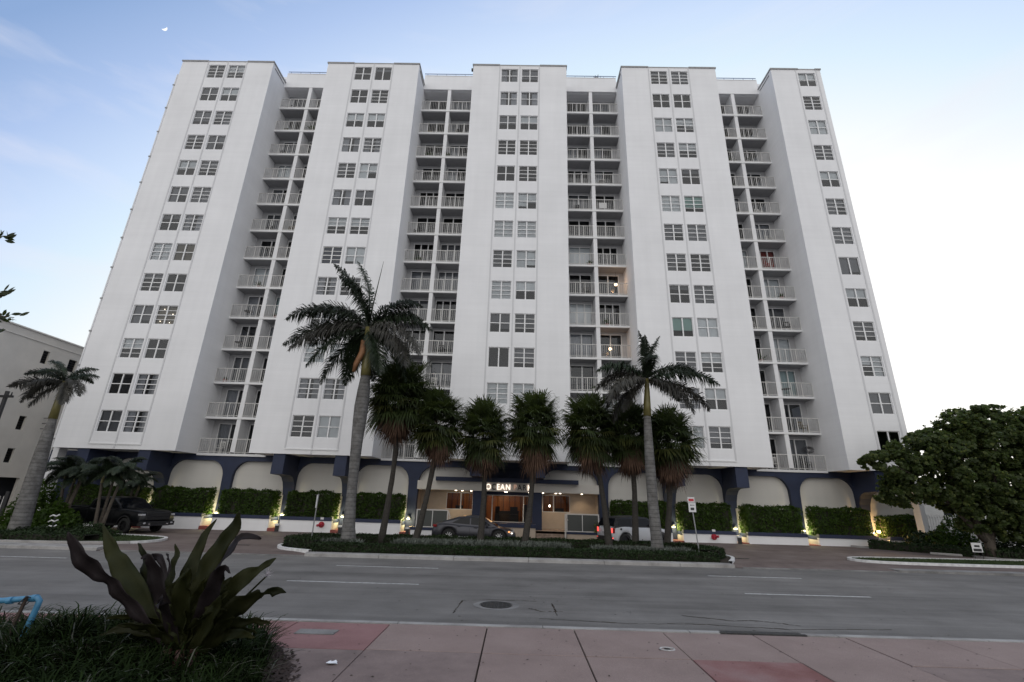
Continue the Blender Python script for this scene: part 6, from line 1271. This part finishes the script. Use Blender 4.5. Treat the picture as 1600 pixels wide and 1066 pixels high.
def pot_plant(loc, h_, label, seed, col='leaf_h', pot='bl_r', cat='potted plant'):
    rg = random.Random(seed); r = empty('balcony_plant', loc, 0, label, cat, 'plants on the balconies and roof'); q = MB(); q.tube([(0, 0, 0), (0, 0, .28)], [.13, .17], 10); q.build('pot', M[pot], r); q = MB()
    for i in range(46):
        a = rg.uniform(0, 6.3); e_ = rg.uniform(.1, 1.4); L_ = h_*rg.uniform(.6, 1); d = Vector((math.cos(a)*math.cos(e_), math.sin(a)*math.cos(e_), math.sin(e_))); p_ = Vector((0, 0, .28)); w = d.cross(Vector((0, 0, 1))).normalized()*.035
        q.poly([p_, p_+d*L_*.5+w, p_+d*L_-Vector((0, 0, .1*L_)), p_+d*L_*.5-w])
    q.build('foliage', M[col], r)
pot_plant((24.2, 2.75, lev(7)), .5, 'small green plant on a rightmost-recess balcony with pale doors', 1); pot_plant((-16.2-4.9, 2.75, lev(10)), .3, 'small orange-potted plant on the third-lowest balcony of the leftmost recess', 2); pot_plant((-4.9, 2.75, lev(2)), .6, 'leafy plant on the third balcony from the top of the second recess', 3)
pot_plant((7.5, 2.75, lev(0)), .25, 'terracotta pot on the top balcony of the third recess', 4); pot_plant((8.2, 2.75, lev(6)), .5, 'dark plant beside the frosted doors halfway up the third recess', 5); pot_plant((8.3, 2.8, lev(10)), .4, 'pale pot with plant on the third-lowest visible balcony of the third recess', 6, pot='rail')
_b = random.Random(31)
def table(loc, col, lb):
    r = empty('balcony_table', loc, 0, lb, 'table', 'small tables on the balconies'); q = MB(); q.tube([(0, 0, .68), (0, 0, .71)], .34, 16); q.build('tabletop', M[col], r); q = MB(); q.tube([(0, 0, .02), (0, 0, .68)], .03, 6); q.tube([(0, 0, 0), (0, 0, .02)], .2, 12); q.build('leg', M[col], r)
for r_ in range(4):
    for sd in (0, 1):
        for k in range(13):
            if (r_, sd, k) in _used or _b.random() > .42: continue
            x0_, x1_ = RX[r_]; xc_ = (x0_+x1_)/2; xx = _b.uniform(x0_+.7, xc_-.8) if sd == 0 else _b.uniform(xc_+.7, x1_-.8); u = _b.random()
            if u < .5: c_ = _b.choice([('trim', 'dark'), ('rail', 'white'), ('bl_b', 'brown'), ('trim', 'dark')]); chair((xx, 2.95, lev(k)), _b.uniform(-.9, .9), c_[0], c_[1]+' chair on the '+where(r_, sd, k))
            elif u < .7: c_ = _b.choice([('trim', 'dark'), ('rail', 'white')]); table((xx, 2.9, lev(k)), c_[0], 'small round '+c_[1]+' table on the '+where(r_, sd, k))
            else: pot_plant((xx, 2.8, lev(k)), _b.uniform(.4, .9), 'leafy pot plant on the '+where(r_, sd, k), k*7+r_)
r = empty('roof_plant', (9.35, 2.75, 42.38), 0, 'dark spiky agave silhouetted on the roof edge above the third recess', 'plant'); q = MB(); rr_ = random.Random(3)
for i in range(26):
    a = rr_.uniform(0, 6.3); e_ = rr_.uniform(.0, 1.2); d = Vector((math.cos(a)*math.cos(e_), math.sin(a)*math.cos(e_)*.5, math.sin(e_))); L_ = rr_.uniform(.5, .95); p_ = Vector((rr_.uniform(-.3, .3), 0, .05)); w = Vector((.06, 0, .03)); q.poly([p_-w, p_+w, p_+d*L_*.6+w*.8, p_+d*L_, p_+d*L_*.6-w*.8])
q.build('leaf', M['twig'], r)
for (x_, y_, z_, lb, pw) in ((10.45, 3.0, lev(7)+1.25, 'glowing orange lamp on a middle balcony of the third recess, right bay', 9), (9.75, 3.0, lev(9)+.95, 'glowing warm globe lamp on a lower balcony of the third recess, behind the palm tip', 7)):
    r = empty('balcony_lamp', (x_, y_, z_), 0, lb, 'lamp', 'lit lamps on the balconies'); q = MB(); q.sm = True; q.tube([(0, 0, -.13), (0, 0, -.09), (0, 0, 0), (0, 0, .09), (0, 0, .13)], [.02, .09, .13, .09, .02], 12); q.build('globe', emit_mat('globe_glow', (1, .66, .36), 6), r)
    q = MB(); q.tube([(0, 0, .12), (0, 0, lev(0)-lev(0)+1.2)], .01, 5); q.build('cord', M['trim'], r)
    l = bpy.data.lights.new('balcony_lamp', 'POINT'); l.energy = pw; l.color = (1, .55, .25); l.shadow_soft_size = .1; lo = bpy.data.objects.new('lamp_light', l); lo.location = (0, -.2, 0); link(lo, r)
q = MB(); q.box(-.35, .35, 0, .03, 0, .55); o = q.build('notice_panel', M['sign_w'], loc=(9.5, 2.44, lev(4)+.25)); tag(o, 'square white panel hung inside a balcony railing, third recess', 'panel')
r = empty('wall_sculpture', (24.75, 3.48, lev(12)+1.6), 0, 'looped wire wall sculpture on the lowest balcony of the rightmost recess', 'wall art'); q = MB()
for s in (.3, .22, .14): q.tube([(s*1.3*math.cos(a*.5)-.1*s, -.03, s*.8*math.sin(a*.5)) for a in range(13)], .018, 5)
q.build('wire', M['trim'], r)
for x_, lb in ((-16.6, 'small floodlight on the roof corner of the second tower'), (-2.8, 'small floodlight on the roof corner of the middle tower'), (20.15, 'small floodlight on the roof corner of the fourth tower')):
    r = empty('roof_floodlight', (x_, .6, 41.05), 0, lb, 'floodlight', 'small roof floodlights'); q = MB(); q.box(-.09, .09, -.1, .1, .1, .32); q.build('housing', M['trim'], r); q = MB(); q.box(-.02, .12, -.02, .02, 0, .12); q.build('bracket', M['trim'], r)
